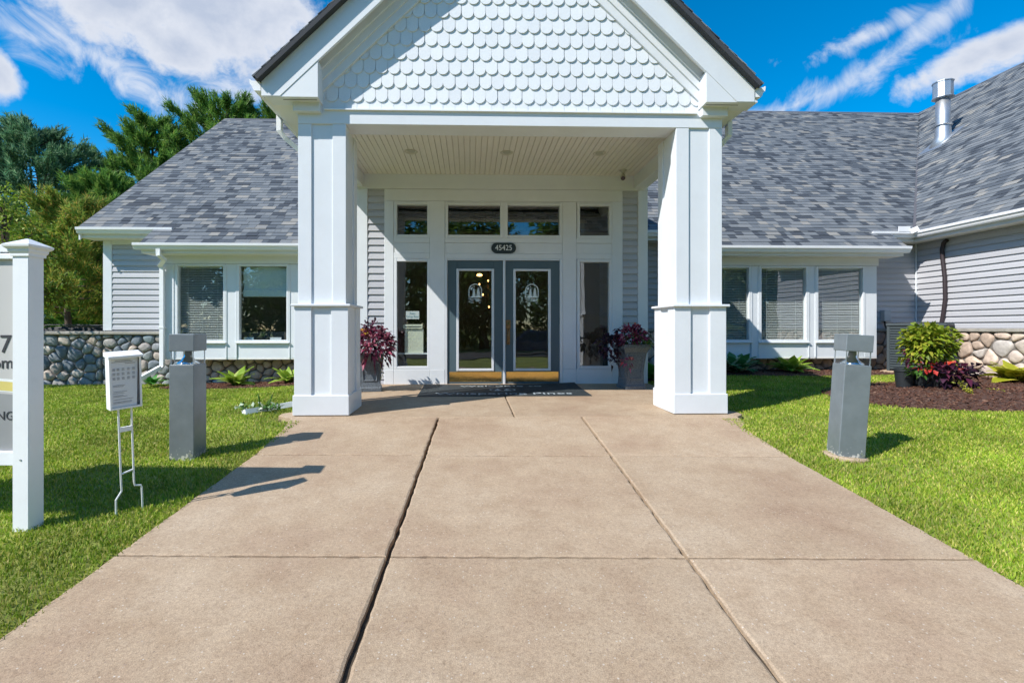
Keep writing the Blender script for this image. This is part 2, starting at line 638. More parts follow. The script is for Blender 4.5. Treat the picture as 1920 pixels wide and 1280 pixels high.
def link(name, me, mat, parent=None, loc=None, rot=None, smooth=False, world=True, label=None):
    """link a mesh as one object; with world=True the mesh is given in world coordinates"""
    o = bpy.data.objects.new(name, me)
    COL.objects.link(o)
    if mat is not None and not me.materials:
        me.materials.append(mat)
    if smooth:
        for p in me.polygons:
            p.use_smooth = True
    if parent is not None:
        o.parent = parent
        if world and parent.name in ROOTLOC:
            o.matrix_parent_inverse = ROOTLOC[parent.name].inverted()
    if loc is not None:
        o.location = loc
    if rot is not None:
        o.rotation_euler = rot
    if label:
        o['label'] = label
    return o


def part(name, mb, mat, parent, **k):
    return link(name, mb.mesh(name), mat, parent, **k)


def thing(name, label, cat, loc=(0, 0, 0), rot=(0, 0, 0), group=None):
    o = bpy.data.objects.new(name, None)
    COL.objects.link(o)
    o.empty_display_size = .2
    o.location = loc
    o.rotation_euler = rot
    o['label'] = label
    o['category'] = cat
    if group:
        o['group'] = group
    from mathutils import Euler
    ROOTLOC[o.name] = Matrix.Translation(loc) @ Euler(rot).to_matrix().to_4x4()
    return o


def tag(o, label=None, cat=None, group=None, kind=None):
    if label:
        o['label'] = label
    if cat:
        o['category'] = cat
    if group:
        o['group'] = group
    if kind:
        o['kind'] = kind
    return o


def np_mesh(name, verts, faces, nper):
    """verts (N,3), faces flat index array of polygons with nper corners"""
    me = bpy.data.meshes.new(name)
    verts = np.asarray(verts, np.float32)
    faces = np.asarray(faces, np.int32).ravel()
    nf = len(faces) // nper
    me.vertices.add(len(verts))
    me.vertices.foreach_set('co', verts.ravel())
    me.loops.add(len(faces))
    me.loops.foreach_set('vertex_index', faces)
    me.polygons.add(nf)
    me.polygons.foreach_set('loop_start', np.arange(0, nf * nper, nper, dtype=np.int32))
    me.update(calc_edges=True)
    return me


def text_mesh(body, size, name, extrude=.002, align='CENTER', offset=0.0, sx=1.0):
    cu = bpy.data.curves.new(name, 'FONT')
    cu.body = body
    cu.size = size
    cu.align_x = align
    cu.align_y = 'CENTER'
    cu.extrude = extrude
    cu.offset = offset
    o = bpy.data.objects.new(name, cu)
    COL.objects.link(o)
    dg = bpy.context.evaluated_depsgraph_get()
    me = bpy.data.meshes.new_from_object(o.evaluated_get(dg))
    bpy.data.objects.remove(o)
    bpy.data.curves.remove(cu)
    if sx != 1.0:
        me.transform(Matrix.Scale(sx, 4, (1, 0, 0)))
    me.materials.clear()
    return me


# ================================================================== THE SETTING
def axis_pts(a, b, step, far):
    p = list(np.arange(a, b + 1e-6, step))
    lo, hi = [], []
    s, v = step * 2, a
    while v > -far:
        v -= s
        lo.append(v)
        s *= 1.6
    s, v = step * 2, b
    while v < far:
        v += s
        hi.append(v)
        s *= 1.6
    return np.array(lo[::-1] + p + hi)


WROT = -0.031            # the walk runs slightly askew to the front
W_EDGES = (-1.93, -.445, 1.172, 2.72)   # left edge, two joints, right edge at Y = 2.609


def walk_xy(u, v):
    """u across, v along the walk -> world x, y"""
    return (u + .031 * (v - 2.609), v - .031 * (u - .4))


def walk_z(y):
    return -SLOPE * max(0.0, min(7.5, YS - y))


def on_walk(x, y, pad=0.0):
    v = y + .031 * (x - .4)
    u = x - .031 * (v - 2.609)
    a = (u > W_EDGES[0] - pad) & (u < W_EDGES[3] + pad) & (v < 5.5) & (v > -4)
    flare = (y > 4.9) & (y < 5.85) & (x > -2.2 - pad) & (x < 3.18 + pad) & (np.abs(y - 5.6) < .28)
    b = (x > -2.02 - pad) & (x < 3.0 + pad) & (y > 5.4)
    return a | b | flare


gx = axis_pts(-11, 11, .25, 260)
gy = axis_pts(-5, 10.5, .25, 260)
XX, YY = np.meshgrid(gx, gy)
ZZ = ground_z(XX, YY)
inner = on_walk(XX, YY, -.12)
ZZ = np.where(inner, ZZ - .14, ZZ)
nx, ny = len(gx), len(gy)
ii = np.arange(nx * ny).reshape(ny, nx)
fq = np.stack([ii[:-1, :-1], ii[:-1, 1:], ii[1:, 1:], ii[1:, :-1]], -1).reshape(-1, 4)
gm = np_mesh('ground', np.stack([XX, YY, ZZ], -1).reshape(-1, 3), fq, 4)
ground = link('ground', gm, LAWN, smooth=True)
tag(ground, 'mown lawn ground around the clubhouse and walk', kind='structure')

# ---- concrete walk: each slab a piece
walk = thing('walkway', 'tan concrete walk of large slabs leading to the porch', 'walkway', (.4, 2.6, 0))
walk['kind'] = 'structure'


def slab(outline, zf, name='slab', jit=.002, parent=walk, th=.13, bev=.009):
    """outline (x, y) counter-clockwise; the top follows zf"""
    pts = []
    n = len(outline)
    for i in range(n):
        a, b = outline[i], outline[(i + 1) % n]
        L = math.hypot(b[0] - a[0], b[1] - a[1])
        k = max(1, int(L / .05))
        for j in range(k):
            t = j / k
            w = 0 if j == 0 else jit
            pts.append((a[0] + (b[0] - a[0]) * t + random.gauss(0, w), a[1] + (b[1] - a[1]) * t + random.gauss(0, w)))
    n = len(pts)
    cx = sum(p[0] for p in pts) / n
    cy = sum(p[1] for p in pts) / n
    top, mid, bot = [], [], []
    for i, p in enumerate(pts):
        a, b = pts[i - 1], pts[(i + 1) % n]
        tx, ty = b[0] - a[0], b[1] - a[1]
        L = math.hypot(tx, ty) or 1
        ix, iy = -ty / L, tx / L
        z = zf(p[1])
        e = bev * random.uniform(.8, 1.25)
        top.append((p[0] + ix * e * 1.6, p[1] + iy * e * 1.6, z))
        mid.append((p[0] + ix * e * .4, p[1] + iy * e * .4, z - e * .55))
        bot.append((p[0], p[1], z - th))
    vs = top + mid + bot
    fs = [tuple(range(n))]
    for i in range(n):
        j = (i + 1) % n
        fs.append((n + i, n + j, j, i))
        fs.append((2 * n + i, 2 * n + j, n + j, n + i))
    return part(name, MB().add(vs, fs), CONC, parent)


ROWS = (-3.65, -2.05, -.5, 1.05, 2.609, 4.195, 5.45)
GAPS = (0.0, .0105, .006)       # half gaps at the joints
for r in range(6):
    for c in range(3):
        u0, u1 = W_EDGES[c], W_EDGES[c + 1]
        u0 += GAPS[c] if c else 0
        u1 -= GAPS[c + 1] if c < 2 else 0
        v0, v1 = ROWS[r] + .0045, ROWS[r + 1] - .0045
        zf = walk_z
        if r < 5:
            out = [walk_xy(u0, v0), walk_xy(u1, v0), walk_xy(u1, v1), walk_xy(u0, v1)]
        else:
            v1 = 5.45
            out = [walk_xy(u0, v0), walk_xy(u1, v0)]
            if c == 2:
                out += [(2.86, 5.0), (2.98, 5.18), (3.02, 5.3), (3.04, 5.447), (walk_xy(u0, 5)[0] + .013, 5.447)]
            elif c == 0:
                out += [(walk_xy(u1, 5)[0] + .013, 5.447), (-2.0, 5.447), (-1.97, 5.25), (-1.93, 5.05)]
            else:
                out += [(walk_xy(u1, 5)[0] + .013, 5.447), (walk_xy(u0, 5)[0] + .013, 5.447)]
        slab(out, zf, jit=.0028 if c < 2 else .0018)
# joint filler under the walk so the joints read dark, and the porch slabs
part('joint_fill', MB().add([(-1.85, -3.6, walk_z(-3.6) - .075), (2.6, -3.6, walk_z(-3.6) - .075), (2.7, 5.45, -.075), (-1.85, 5.45, -.075)], [(0, 1, 2, 3)]),
     pm('joint_dirt', (.06, .045, .03), .95, var=.3, scale=30), walk)


def porch_z(y):
    return .028 * max(0, y - 5.45)


porch = thing('porch_floor', 'tan concrete porch floor between the white columns', 'porch floor', (.5, 6.7, 0))
porch['kind'] = 'structure'
XJ = .50
slab([(-1.99, 5.453), (XJ - .004, 5.453), (XJ - .02, 8.3), (-2.02, 8.3), (-2.03, 5.86), (-2.12, 5.78), (-2.2, 5.68), (-2.19, 5.58), (-2.08, 5.5)], porch_z, parent=porch)
slab([(XJ + .004, 5.453), (3.06, 5.453), (3.12, 5.5), (3.17, 5.56), (3.17, 5.68), (3.1, 5.78), (3.0, 5.86), (2.99, 8.3), (XJ - .012, 8.3)], porch_z, parent=porch)

# ---- road behind the camera (seen only in the glass)
road = part('road', MB().add([(-120, -16, -.6), (120, -16, -.6), (120, -10, -.6), (-120, -10, -.6)], [(0, 1, 2, 3)]), ASPH, None)
tag(road, 'asphalt road passing in front of the lawn', kind='structure')

# ================================================================== THE CLUBHOUSE
house = thing('clubhouse', 'grey sided clubhouse with white gabled entrance porch and shingle roof', 'building', (.46, 9.0, 0))
YW = 8.057        # entry wall face
YB = 9.55         # bay wall face
YM = 10.0         # main wall face
YC = 5.58         # porch beam and upper column face
XC = .457
GR0 = -.25

XL, XR = -2.34, 3.25
ZT, PIT = 3.73, .962
ZR = ZT + PIT * (XC - XL)
YF = 5.38
ZBEAM, ZFR, ZCEIL, ZSOF = 3.33, 3.49, 3.55, 3.55


# ---- siding: every board a piece
def siding(par, a0, a1, z0, z1, plane, facing, step=.117):
    """facing '-y' (boards along x at y=plane) or '-x' (boards along y at x=plane)"""
    z = z0
    while z < z1 - .01:
        h = min(step, z1 - z)
        prof = [(0, 0), (-.028, .001), (-.026, .012), (-.017, h * .66), (-.006, h * .78), (-.004, h + .004), (0, h + .004)]
        mb = MB()
        if facing == '-y':
            mb.prism([(plane + p[0], z + p[1]) for p in prof], a0, a1, 'x')
        else:
            mb.prism([(plane + p[0], z + p[1]) for p in prof], a0, a1, 'y')
        part('siding_board', mb, SIDING, par)
        z += step


# ---- fieldstone facing: every stone a piece
def clip_poly(poly, nx_, ny_, d):
    out = []
    for i in range(len(poly)):
        a, b = poly[i], poly[(i + 1) % len(poly)]
        da, db = a[0] * nx_ + a[1] * ny_ - d, b[0] * nx_ + b[1] * ny_ - d
        if da <= 0:
            out.append(a)
        if da * db < 0:
            t = da / (da - db)
            out.append((a[0] + (b[0] - a[0]) * t, a[1] + (b[1] - a[1]) * t))
    return out


def stones(par, a0, a1, z0, z1, plane, facing, mat, size=.19, seed=1, depth=.05):
    rg = random.Random(seed)
    pts = []
    tries = 0
    while tries < 4000:
        tries += 1
        p = (rg.uniform(a0, a1), rg.uniform(z0, z1), rg.uniform(.62, 1.35))
        if all(math.hypot((p[0] - q[0]) * .86, p[1] - q[1]) > size * .5 * (p[2] + q[2]) for q in pts):
            pts.append(p)
    for i, p in enumerate(pts):
        poly = [(a0, z0), (a1, z0), (a1, z1), (a0, z1)]
        for j, q in enumerate(pts):
            if i == j:
                continue
            dx, dy = q[0] - p[0], q[1] - p[1]
            L2 = dx * dx + dy * dy
            if L2 > (size * 5) ** 2:
                continue
            wgt = .5 + .5 * (p[2] ** 2 - q[2] ** 2) * size * size * .25 / L2
            mx, my = p[0] + dx * wgt, p[1] + dy * wgt
            poly = clip_poly(poly, dx, dy, dx * mx + dy * my)
            if len(poly) < 3:
                break
        if len(poly) < 3:
            continue
        cx = sum(v[0] for v in poly) / len(poly)
        cy = sum(v[1] for v in poly) / len(poly)
        for _ in range(2):       # round the corners
            q = []
            for k in range(len(poly)):
                a, b = poly[k], poly[(k + 1) % len(poly)]
                q.append((a[0] * .76 + b[0] * .24, a[1] * .76 + b[1] * .24))
                q.append((a[0] * .24 + b[0] * .76, a[1] * .24 + b[1] * .76))
            poly = q
        rad = sum(math.hypot(v[0] - cx, v[1] - cy) for v in poly) / len(poly)
        if rad < .02:
            continue
        gap = .011
        n = len(poly)
        dep = depth * rg.uniform(.7, 1.15)
        tx, ty = rg.uniform(-.1, .1), rg.uniform(-.1, .1)
        rings = []
        for sc, hh in ((1 - gap / rad, 0.0), (1 - gap / rad - .03, .5), (.80, .82), (.45, 1.0)):
            ring = []
            for v in poly:
                w = 1 + rg.uniform(-.02, .02)
                x_, y_ = cx + (v[0] - cx) * sc * w, cy + (v[1] - cy) * sc * w
                ring.append((x_, y_, dep * hh + (tx * (x_ - cx) + ty * (y_ - cy)) * hh))
            rings.append(ring)
        vs = [v for r in rings for v in r]
        fs = []
        for r in range(3):
            for k in range(n):
                k2 = (k + 1) % n
                fs.append((r * n + k, r * n + k2, (r + 1) * n + k2, (r + 1) * n + k))
        fs.append(tuple(3 * n + k for k in range(n)))
        if facing == '-y':
            vs = [(v[0], plane - v[2], v[1]) for v in vs]
        else:
            vs = [(plane - v[2], v[0], v[1]) for v in vs]
        part('stone', MB().add(vs, fs), mat, par, smooth=True)


# ---- roofs: tabs as pieces near the eave, the rest joined
TABW = (.11, .15, .18, .22, .28)
TABME = {}


def tab_geo(w, L, t=.016):
    # u along eave, v up slope, n out; lower edge proud
    vs = [(0, 0, -.004), (w, 0, -.004), (w, L, 0), (0, L, 0), (0, 0, t), (w, 0, t), (w, L, .004), (0, L, .004)]
    fs = [(4, 5, 6, 7), (0, 1, 5, 4), (1, 2, 6, 5), (3, 0, 4, 7), (2, 3, 7, 6)]
    return vs, fs


for w_ in TABW:
    mb_ = MB()
    mb_.add(*tab_geo(w_ - .004, .20))
    TABME[w_] = mb_.mesh('roof_shingle')


def roof_slope(name, org, u, v, poly, singles, par=house, exposure=.14, seed=3, lo_v=None):
    """org world point, u/v unit vectors, poly [(u, v)] outline; returns the roof part"""
    rg = random.Random(seed)
    org, u, v = Vector(org), Vector(u).normalized(), Vector(v).normalized()
    nrm = u.cross(v).normalized()
    if nrm.z < 0:
        nrm = -nrm

    def W(a, b, c=0.0):
        return org + u * a + v * b + nrm * c
    mb = MB()
    n = len(poly)
    mb.add([W(a, b, -.006) for a, b in poly] + [W(a, b, -.05) for a, b in poly],
           [tuple(range(n)), tuple(range(2 * n - 1, n - 1, -1))] + [(i, (i + 1) % n, n + (i + 1) % n, n + i) for i in range(n)])
    roof = part(name, mb, ROOFD, par)
    vmin, vmax = min(p[1] for p in poly), max(p[1] for p in poly)

    def span(vv):
        xs = []
        for i in range(n):
            a, b = poly[i], poly[(i + 1) % n]
            if (a[1] - vv) * (b[1] - vv) <= 0 and a[1] != b[1]:
                xs.append(a[0] + (b[0] - a[0]) * (vv - a[1]) / (b[1] - a[1]))
        return (min(xs), max(xs)) if len(xs) >= 2 else None
    V, Fc, T = [], [], []
    rot = Matrix((u, v, nrm)).transposed().to_4x4()
    count = 0
    vv = vmin - .02
    while vv < vmax - .05:
        s = span(min(max(vv + .07, vmin + .001), vmax - .001))
        if s is None:
            vv += exposure
            continue
        a = s[0] - rg.uniform(0, .3)
        while a < s[1]:
            w = rg.choice(TABW)
            lo, hi = max(a, s[0]), min(a + w, s[1])
            if hi - lo > .03:
                full = hi - lo > w - .001
                if count < singles and full:
                    o = link('roof_shingle', TABME[w], ROOFO, roof, world=False)
                    o.matrix_local = Matrix.Translation(W(lo + .002, vv, rg.uniform(0, .004))) @ rot
                    count += 1
                else:
                    vs, fs = tab_geo(hi - lo - .004, min(.20, vmax - vv + .03))
                    k = len(V)
                    e = rg.uniform(0, .004)
                    V += [W(lo + .002 + p[0], vv + p[1], p[2] + e) for p in vs]
                    Fc += [tuple(i + k for i in f) for f in fs]
                    T += [rg.random()] * len(fs)
            a += w
        vv += exposure
    me = bpy.data.meshes.new('shingle_field')
    me.from_pydata(V, [], Fc)
    at_ = me.attributes.new('tone', 'FLOAT', 'FACE')
    at_.data.foreach_set('value', T)
    f = link('shingle_field', me, ROOFA, roof, world=False)
    f['kind'] = 'stuff'
    return roof


# main roof plane through the eaves (photo: left eave, bay eave and left rake)
MP = .806
Y_UP, Y_BAY = 9.66, 9.19


def roof_z(y):
    return CAMZ + 1.97 + MP * (y - Y_UP)


def hit_roof(x, y):
    r = ray(x, y)
    k = (1.97 - MP * Y_UP) / (r[2] - MP * r[1])
    return (r[0] * k, r[1] * k, CAMZ + r[2] * k)


sl = math.hypot(1, MP)
vdir = (0, 1 / sl, MP / sl)
XRAKE = ax(149, Y_UP)
XBAYL, XBAYR = ax(263, Y_BAY), ax(1700, Y_BAY)
rl = hit_roof(475, 224)
YRL = rl[1]
rr_ = hit_roof(1600, 211.5)
YRR = rr_[1]
off = (Y_UP - Y_BAY) * sl
# left front slope: eave steps down over the bay
lefttop = (YRL - Y_BAY) * sl
roof_slope('roof', (XRAKE, Y_BAY, roof_z(Y_BAY)), (1, 0, 0), vdir,
           [(0, off), (XBAYL - XRAKE, off), (XC - XRAKE, off), (XC - XRAKE, lefttop), (0, lefttop)], 60, seed=5)
roof_slope('bay_roof', (XBAYL, Y_BAY, roof_z(Y_BAY)), (1, 0, 0), vdir,
           [(0, 0), (-1.2 - XBAYL, 0), (-1.2 - XBAYL, off + .02), (0, off + .02)], 50, seed=6)
# wing roof: eave line and ridge line run along Y
XWALL = ax(1722, YM - .05)
XEAVE = XWALL - .36
rw = ray(1920, 118)
ZWR = roof_z(YRR) + .02
kw = (ZWR - CAMZ) / rw[2]
XWR = rw[0] * kw
ZWE = roof_z(Y_UP)
wp = (ZWR - ZWE) / (XWR - XEAVE)
righttop = (YRR - Y_BAY) * sl
roof_slope('roof', (XC, Y_BAY, roof_z(Y_BAY)), (1, 0, 0), vdir,
           [(0, off), (XEAVE - XC, off), (XWR - XC, righttop), (0, righttop)], 60, seed=8)
XBR0 = ax(1280, Y_BAY)
roof_slope('bay_roof', (XBR0, Y_BAY, roof_z(Y_BAY)), (1, 0, 0), vdir,
           [(0, 0), (XBAYR - XBR0, 0), (XBAYR - XBR0, off + .02), (0, off + .02)], 50, seed=9)
YWF = 4.6
swl = math.hypot(1, wp)
wtop = (XWR - XEAVE) * swl
roof_slope('roof', (XEAVE, YRR, ZWE), (0, -1, 0), (1 / swl, 0, wp / swl),
           [(YRR - Y_UP, 0), (YRR - YWF, 0), (YRR - YWF, wtop), (0, wtop)], 80, seed=11)
# far slopes, plain shingle courses out of view
part('rear_roof', MB().add([(XRAKE, YRL, roof_z(YRL)), (XC, YRL, roof_z(YRL)), (XC, 2 * YRL - Y_UP, roof_z(Y_UP)), (XRAKE, 2 * YRL - Y_UP, roof_z(Y_UP)),
                            (XC, YRR, roof_z(YRR)), (XWR + 6, YRR, roof_z(YRR)), (XWR + 6, 2 * YRR - Y_UP, roof_z(Y_UP)), (XC, 2 * YRR - Y_UP, roof_z(Y_UP)),
                            (XWR, YWF, ZWR), (XWR, YRR + 2, ZWR), (2 * XWR - XEAVE, YRR + 2, ZWE), (2 * XWR - XEAVE, YWF, ZWE)],
                           [(0, 1, 2, 3), (4, 5, 6, 7), (8, 9, 10, 11)]), ROOFD, house)
for nm, p0, p1 in (('ridge_cap', (XRAKE + .2, YRL, roof_z(YRL)), (XC, YRL, roof_z(YRL))), ('ridge_cap', (XC, YRR, roof_z(YRR)), (XWR, YRR, roof_z(YRR)))):
    part(nm, MB().prism([(p0[1] - .16, p0[2] - .115), (p0[1], p0[2] + .022), (p0[1] + .16, p0[2] - .115), (p0[1] + .14, p0[2] - .13), (p0[1] - .14, p0[2] - .13)], p0[0], p1[0], 'x'), DRIP, house)
part('ridge_cap', MB().prism([(XWR - .16, ZWR - .13), (XWR, ZWR + .022), (XWR + .16, ZWR - .13)], YWF, YRR, 'y'), DRIP, house)
# valley metal between main roof and wing
part('valley_flashing', MB().duct([(XEAVE - .02, Y_UP - .02, ZWE + .012), (XWR - 2, YRR - 2 * (YRR - Y_UP) / (XWR - XEAVE), ZWR - 2 * wp)], .05, .012, (1, -1, 0)), DRIP, house)
# rake trim on the left gable end, and the gable end wall
part('rake_board', MB().add([(XRAKE, Y_UP - .02, roof_z(Y_UP) - .045), (XRAKE, YRL, roof_z(YRL) - .045), (XRAKE, YRL, roof_z(YRL) - .25), (XRAKE, Y_UP - .02, roof_z(Y_UP) - .25),
                             (XRAKE + .03, Y_UP - .02, roof_z(Y_UP) - .045), (XRAKE + .03, YRL, roof_z(YRL) - .045), (XRAKE + .03, YRL, roof_z(YRL) - .25), (XRAKE + .03, Y_UP - .02, roof_z(Y_UP) - .25)],
                            [(0, 1, 2, 3), (4, 7, 6, 5), (0, 4, 5, 1), (3, 2, 6, 7), (0, 3, 7, 4)]), WHITE, house)
part('drip_edge', MB().duct([(XRAKE - .012, Y_UP - .05, roof_z(Y_UP - .05) - .01), (XRAKE - .012, YRL, roof_z(YRL) - .01)], .03, .03), DRIP, house)
XLC = ax(195, YM)
part('gable_end_wall', MB().add([(XLC, YM + .02, GR0), (XLC, 2 * YRL - YM, GR0), (XLC, 2 * YRL - YM, roof_z(YM) - .1), (XLC, YRL, roof_z(YRL) - .1), (XLC, YM + .02, roof_z(YM) - .1)], [(0, 1, 2, 3, 4)]), SIDING, house)
part('back_wall', MB().box(XLC, XWALL + 5, 2 * YRL - YM - .2, 2 * YRL - YM, GR0, 2.9), SIDING, house)


# ---- gutters and eaves
def gutter_profile(s):
    # (out, up): K-style, out positive away from the wall
    return [(0, 0), (.07, 0), (.085, .022), (.092, .045), (.118, .075), (.122, .118), (.112, .122), (.106, .112), (.02, .1), (0, .122)]


def gutter_x(x0, x1, y, z, par=house):
    pr = [(y - p[0], z + p[1]) for p in gutter_profile(1)]
    return part('gutter', MB().prism(pr, x0, x1, 'x'), WHITEG, par)


def gutter_y(y0, y1, x, z, sgn, par=house):
    pr = [(x + sgn * p[0], z + p[1]) for p in gutter_profile(1)]
    return part('gutter', MB().prism(pr, y0, y1, 'y'), WHITEG, par)


zu, zb = roof_z(Y_UP), roof_z(Y_BAY)
GZ = -.135
g1 = gutter_x(XRAKE - .01, XBAYL + .35, Y_UP + .02, zu + GZ)
g2 = gutter_x(XBAYL - .09, -1.3, Y_BAY + .02, zb + GZ)
g3 = gutter_x(XBR0, XBAYR + .02, Y_BAY + .02, zb + GZ)
g4 = gutter_x(2.95, XBR0 + .1, Y_UP + .02, zu + GZ)
g5 = gutter_x(XBAYR - .35, XEAVE + .02, Y_UP + .02, zu + GZ)
g6 = gutter_y(YWF, Y_UP + .02, XEAVE + .02, zu + GZ, -1)


def eave_x(x0, x1, yf, yw, z, drop=.2):
    """fascia board, soffit and frieze board under an eave along x"""
    part('fascia', MB().box(x0, x1, yf + .02, yf + .045, z - drop, z - .02, .003), WHITE, house)
    part('soffit', MB().box(x0, x1, yf + .045, yw + .03, z - drop, z - drop + .02), CREAM, house)


eave_x(XRAKE, XBAYL + .4, Y_UP, YM, zu)
eave_x(XBAYL, -1.2, Y_BAY, YB, zb, .19)
eave_x(XBR0 + .03, XBAYR - .04, Y_BAY, YB, zb, .19)
eave_x(2.9, XBR0 + .1, Y_UP, YM, zu)
eave_x(XBAYR - .5, XEAVE + .05, Y_UP, YM, zu)
part('fascia', MB().box(XEAVE + .02, XEAVE + .045, YWF, Y_UP + .045, zu - .2, zu - .02, .003), WHITE, house)
part('soffit', MB().box(XEAVE + .045, XWALL + .03, YWF, YM, zu - .2, zu - .18), CREAM, house)
part('valley_splash_guard', MB().duct([(XEAVE - .3, Y_UP - .1, zu - .02), (XEAVE - .3, Y_UP - .1, zu + .085)], .24, .012, (1, 0, 0))
     .duct([(XEAVE - .175, Y_UP - .105, zu - .02), (XEAVE - .1, Y_UP - .2, zu + .03)], .1, .012, (0, 0, 1)), WHITEG, house)


# ---- windows
def window(x0, x1, z0, z1, Y, fw=.04, par=house, blind=None, depth=.09, sill=False, frame_mat=WHITE, proud=.012):
    """pane from x0..x1, z0..z1 in the plane Y; frame around it"""
    mb = MB()
    a, b = Y - proud, Y + depth
    mb.box(x0 - fw, x0, a, b, z0 - fw, z1 + fw, .004)
    mb.box(x1, x1 + fw, a, b, z0 - fw, z1 + fw, .004)
    mb.box(x0 + .0005, x1 - .0005, a + .001, b, z1, z1 + fw - .001, .004)
    mb.box(x0 + .0005, x1 - .0005, a + .001, b, z0 - fw + .001, z0, .004)
    w = part('window', mb, frame_mat, house if par is None else par)
    part('glass_pane', MB().add([(x0 - .005, Y + .045, z0 - .005), (x1 + .005, Y + .045, z0 - .005), (x1 + .005, Y + .045, z1 + .005), (x0 - .005, Y + .045, z1 + .005)], [(0, 1, 2, 3)]), GLASS, w)
    if sill:
        part('sill', MB().box(x0 - fw - .02, x1 + fw + .02, Y - .045, Y + .02, z0 - fw - .022, z0 - fw + .004, .004), WHITE, w)
    if blind == 'slats':
        bm_ = MB()
        z = z0 + .01
        while z < z1 - .02:
            y0_ = Y + .085
            bm_.add([(x0 + .006, y0_, z), (x1 - .006, y0_, z), (x1 - .006, y0_ + .02, z + .0125), (x0 + .006, y0_ + .02, z + .0125),
                     (x0 + .006, y0_, z + .0015), (x1 - .006, y0_, z + .0015), (x1 - .006, y0_ + .02, z + .014), (x0 + .006, y0_ + .02, z + .014)],
                    [(0, 1, 2, 3), (4, 5, 6, 7), (0, 1, 5, 4), (3, 2, 6, 7)])
            z += .0335
        for fx in (.17, .5, .83):
            bm_.tube([(x0 + (x1 - x0) * fx, Y + .083, z0), (x0 + (x1 - x0) * fx, Y + .083, z1)], .0028, 5)
        bl = part('blind', bm_, BLINDM, w)
        bl['kind'] = 'stuff'
        part('head_rail', MB().box(x0 + .004, x1 - .004, Y + .08, Y + .115, z1 - .025, z1), BLINDM, w)
    elif blind == 'shade':
        zb_ = z1 - .57
        vs, fs = [], []
        nx_, nz_ = 24, 16
        for j in range(nz_ + 1):
            for i in range(nx_ + 1):
                fx, fz = i / nx_, j / nz_
                sag = .02 * math.sin(fz * 9 + abs(fx - .5) * 5) * (1 - .5 * fz)
                vs.append((x0 + .04 + (x1 - x0 - .045) * fx, Y + .1 + sag, z1 - (z1 - zb_) * fz - .03 * (1 - fz) * abs(fx - .5)))
        for j in range(nz_):
            for i in range(nx_):
                k = j * (nx_ + 1) + i
                fs.append((k, k + 1, k + nx_ + 2, k + nx_ + 1))
        part('roller_shade', MB().add(vs, fs), SHADE, w, smooth=True)
        part('hem_bar', MB().box(x0 + .03, x1 - .005, Y + .08, Y + .115, zb_ - .02, zb_ + .12, .01), SHADE, w)
    return w


# ---- interior rooms behind the glass
def room(x0, x1, y0, y1, z0, z1, wallm=DARKW, floorm=DARK):
    part('interior_wall', MB().box(x0 - .05, x0, y0, y1, z0, z1).box(x1, x1 + .05, y0, y1, z0, z1).box(x0 - .05, x1 + .05, y1, y1 + .05, z0, z1), wallm, house)
    part('interior_floor', MB().box(x0, x1, y0 + .1, y1, z0 - .04, z0), floorm, house)
    part('interior_ceiling', MB().box(x0, x1, y0 + .1, y1, z1, z1 + .04), wallm, house)


# ---- bays
def bay(pxl, pxr, panes, blinds):
    xl, xr = ax(pxl, YB), ax(pxr, YB)
    zbt, z0, z1, zt = az_(671, YB), az_(637, YB), az_(500.5, YB), az_(477, YB)
    xs = [(ax(a, YB), ax(b, YB)) for a, b in panes]
    fz0, fz1 = z0 - .045, z1 + .045
    # frieze above, apron panels below
    part('frieze_board', MB().box(xl - .02, xr + .02, YB - .025, YB + .1, fz1 + .003, zt + .1, .004), WHITE, house)
    edges = [xl] + [v for a, b in xs for v in (a - .045, b + .045)] + [xr]
    for i in range(0, len(edges), 2):
        part('window_post', MB().box(edges[i] + .0015, edges[i + 1] - .0015, YB, YB + .12, zbt, fz1, .003), WHITE, house)
        if 0 < i < len(edges) - 2:
            for e in (edges[i] + .012, edges[i + 1] - .012):
                part('batten', MB().box(e - .012, e + .012, YB - .012, YB + .01, zbt + .002, fz1 - .03, .003), WHITE, house)
    part('batten', MB().box(edges[1] - .05, edges[1] - .026, YB - .012, YB + .01, zbt + .002, fz1 - .03, .003), WHITE, house)
    for (a, b), bl in zip(xs, blinds):
        window(a, b, z0, z1, YB, .045, blind=bl, sill=True)
        part('apron_panel', MB().box(a - .043, b + .043, YB + .008, YB + .1, zbt, fz0 - .002, .003), WHITE, house)
    part('bay_floor', MB().box(xl, xr, YB + .003, YM + .2, zbt - .02, zbt + .01), CREAM, house)
    for x, s in ((xl, 1), (xr, -1)):
        part('bay_side', MB().box(x, x + s * .06, YB + .12, YM + .1, zbt, zt + .06, .003), WHITE, house)
    room(xl + .07, xr - .07, YB + .13, 12.6, zbt + .02, zt + .02)
    return xl, xr


LBAY = bay(304, 690, [(333.6, 418.7), (448.8, 537.3), (567, 655)], ['slats', 'shade', 'slats'])
RBAY = bay(1294, 1644, [(1321.5, 1404), (1427.5, 1511), (1534, 1617.3)], ['slats', 'slats', 'slats'])

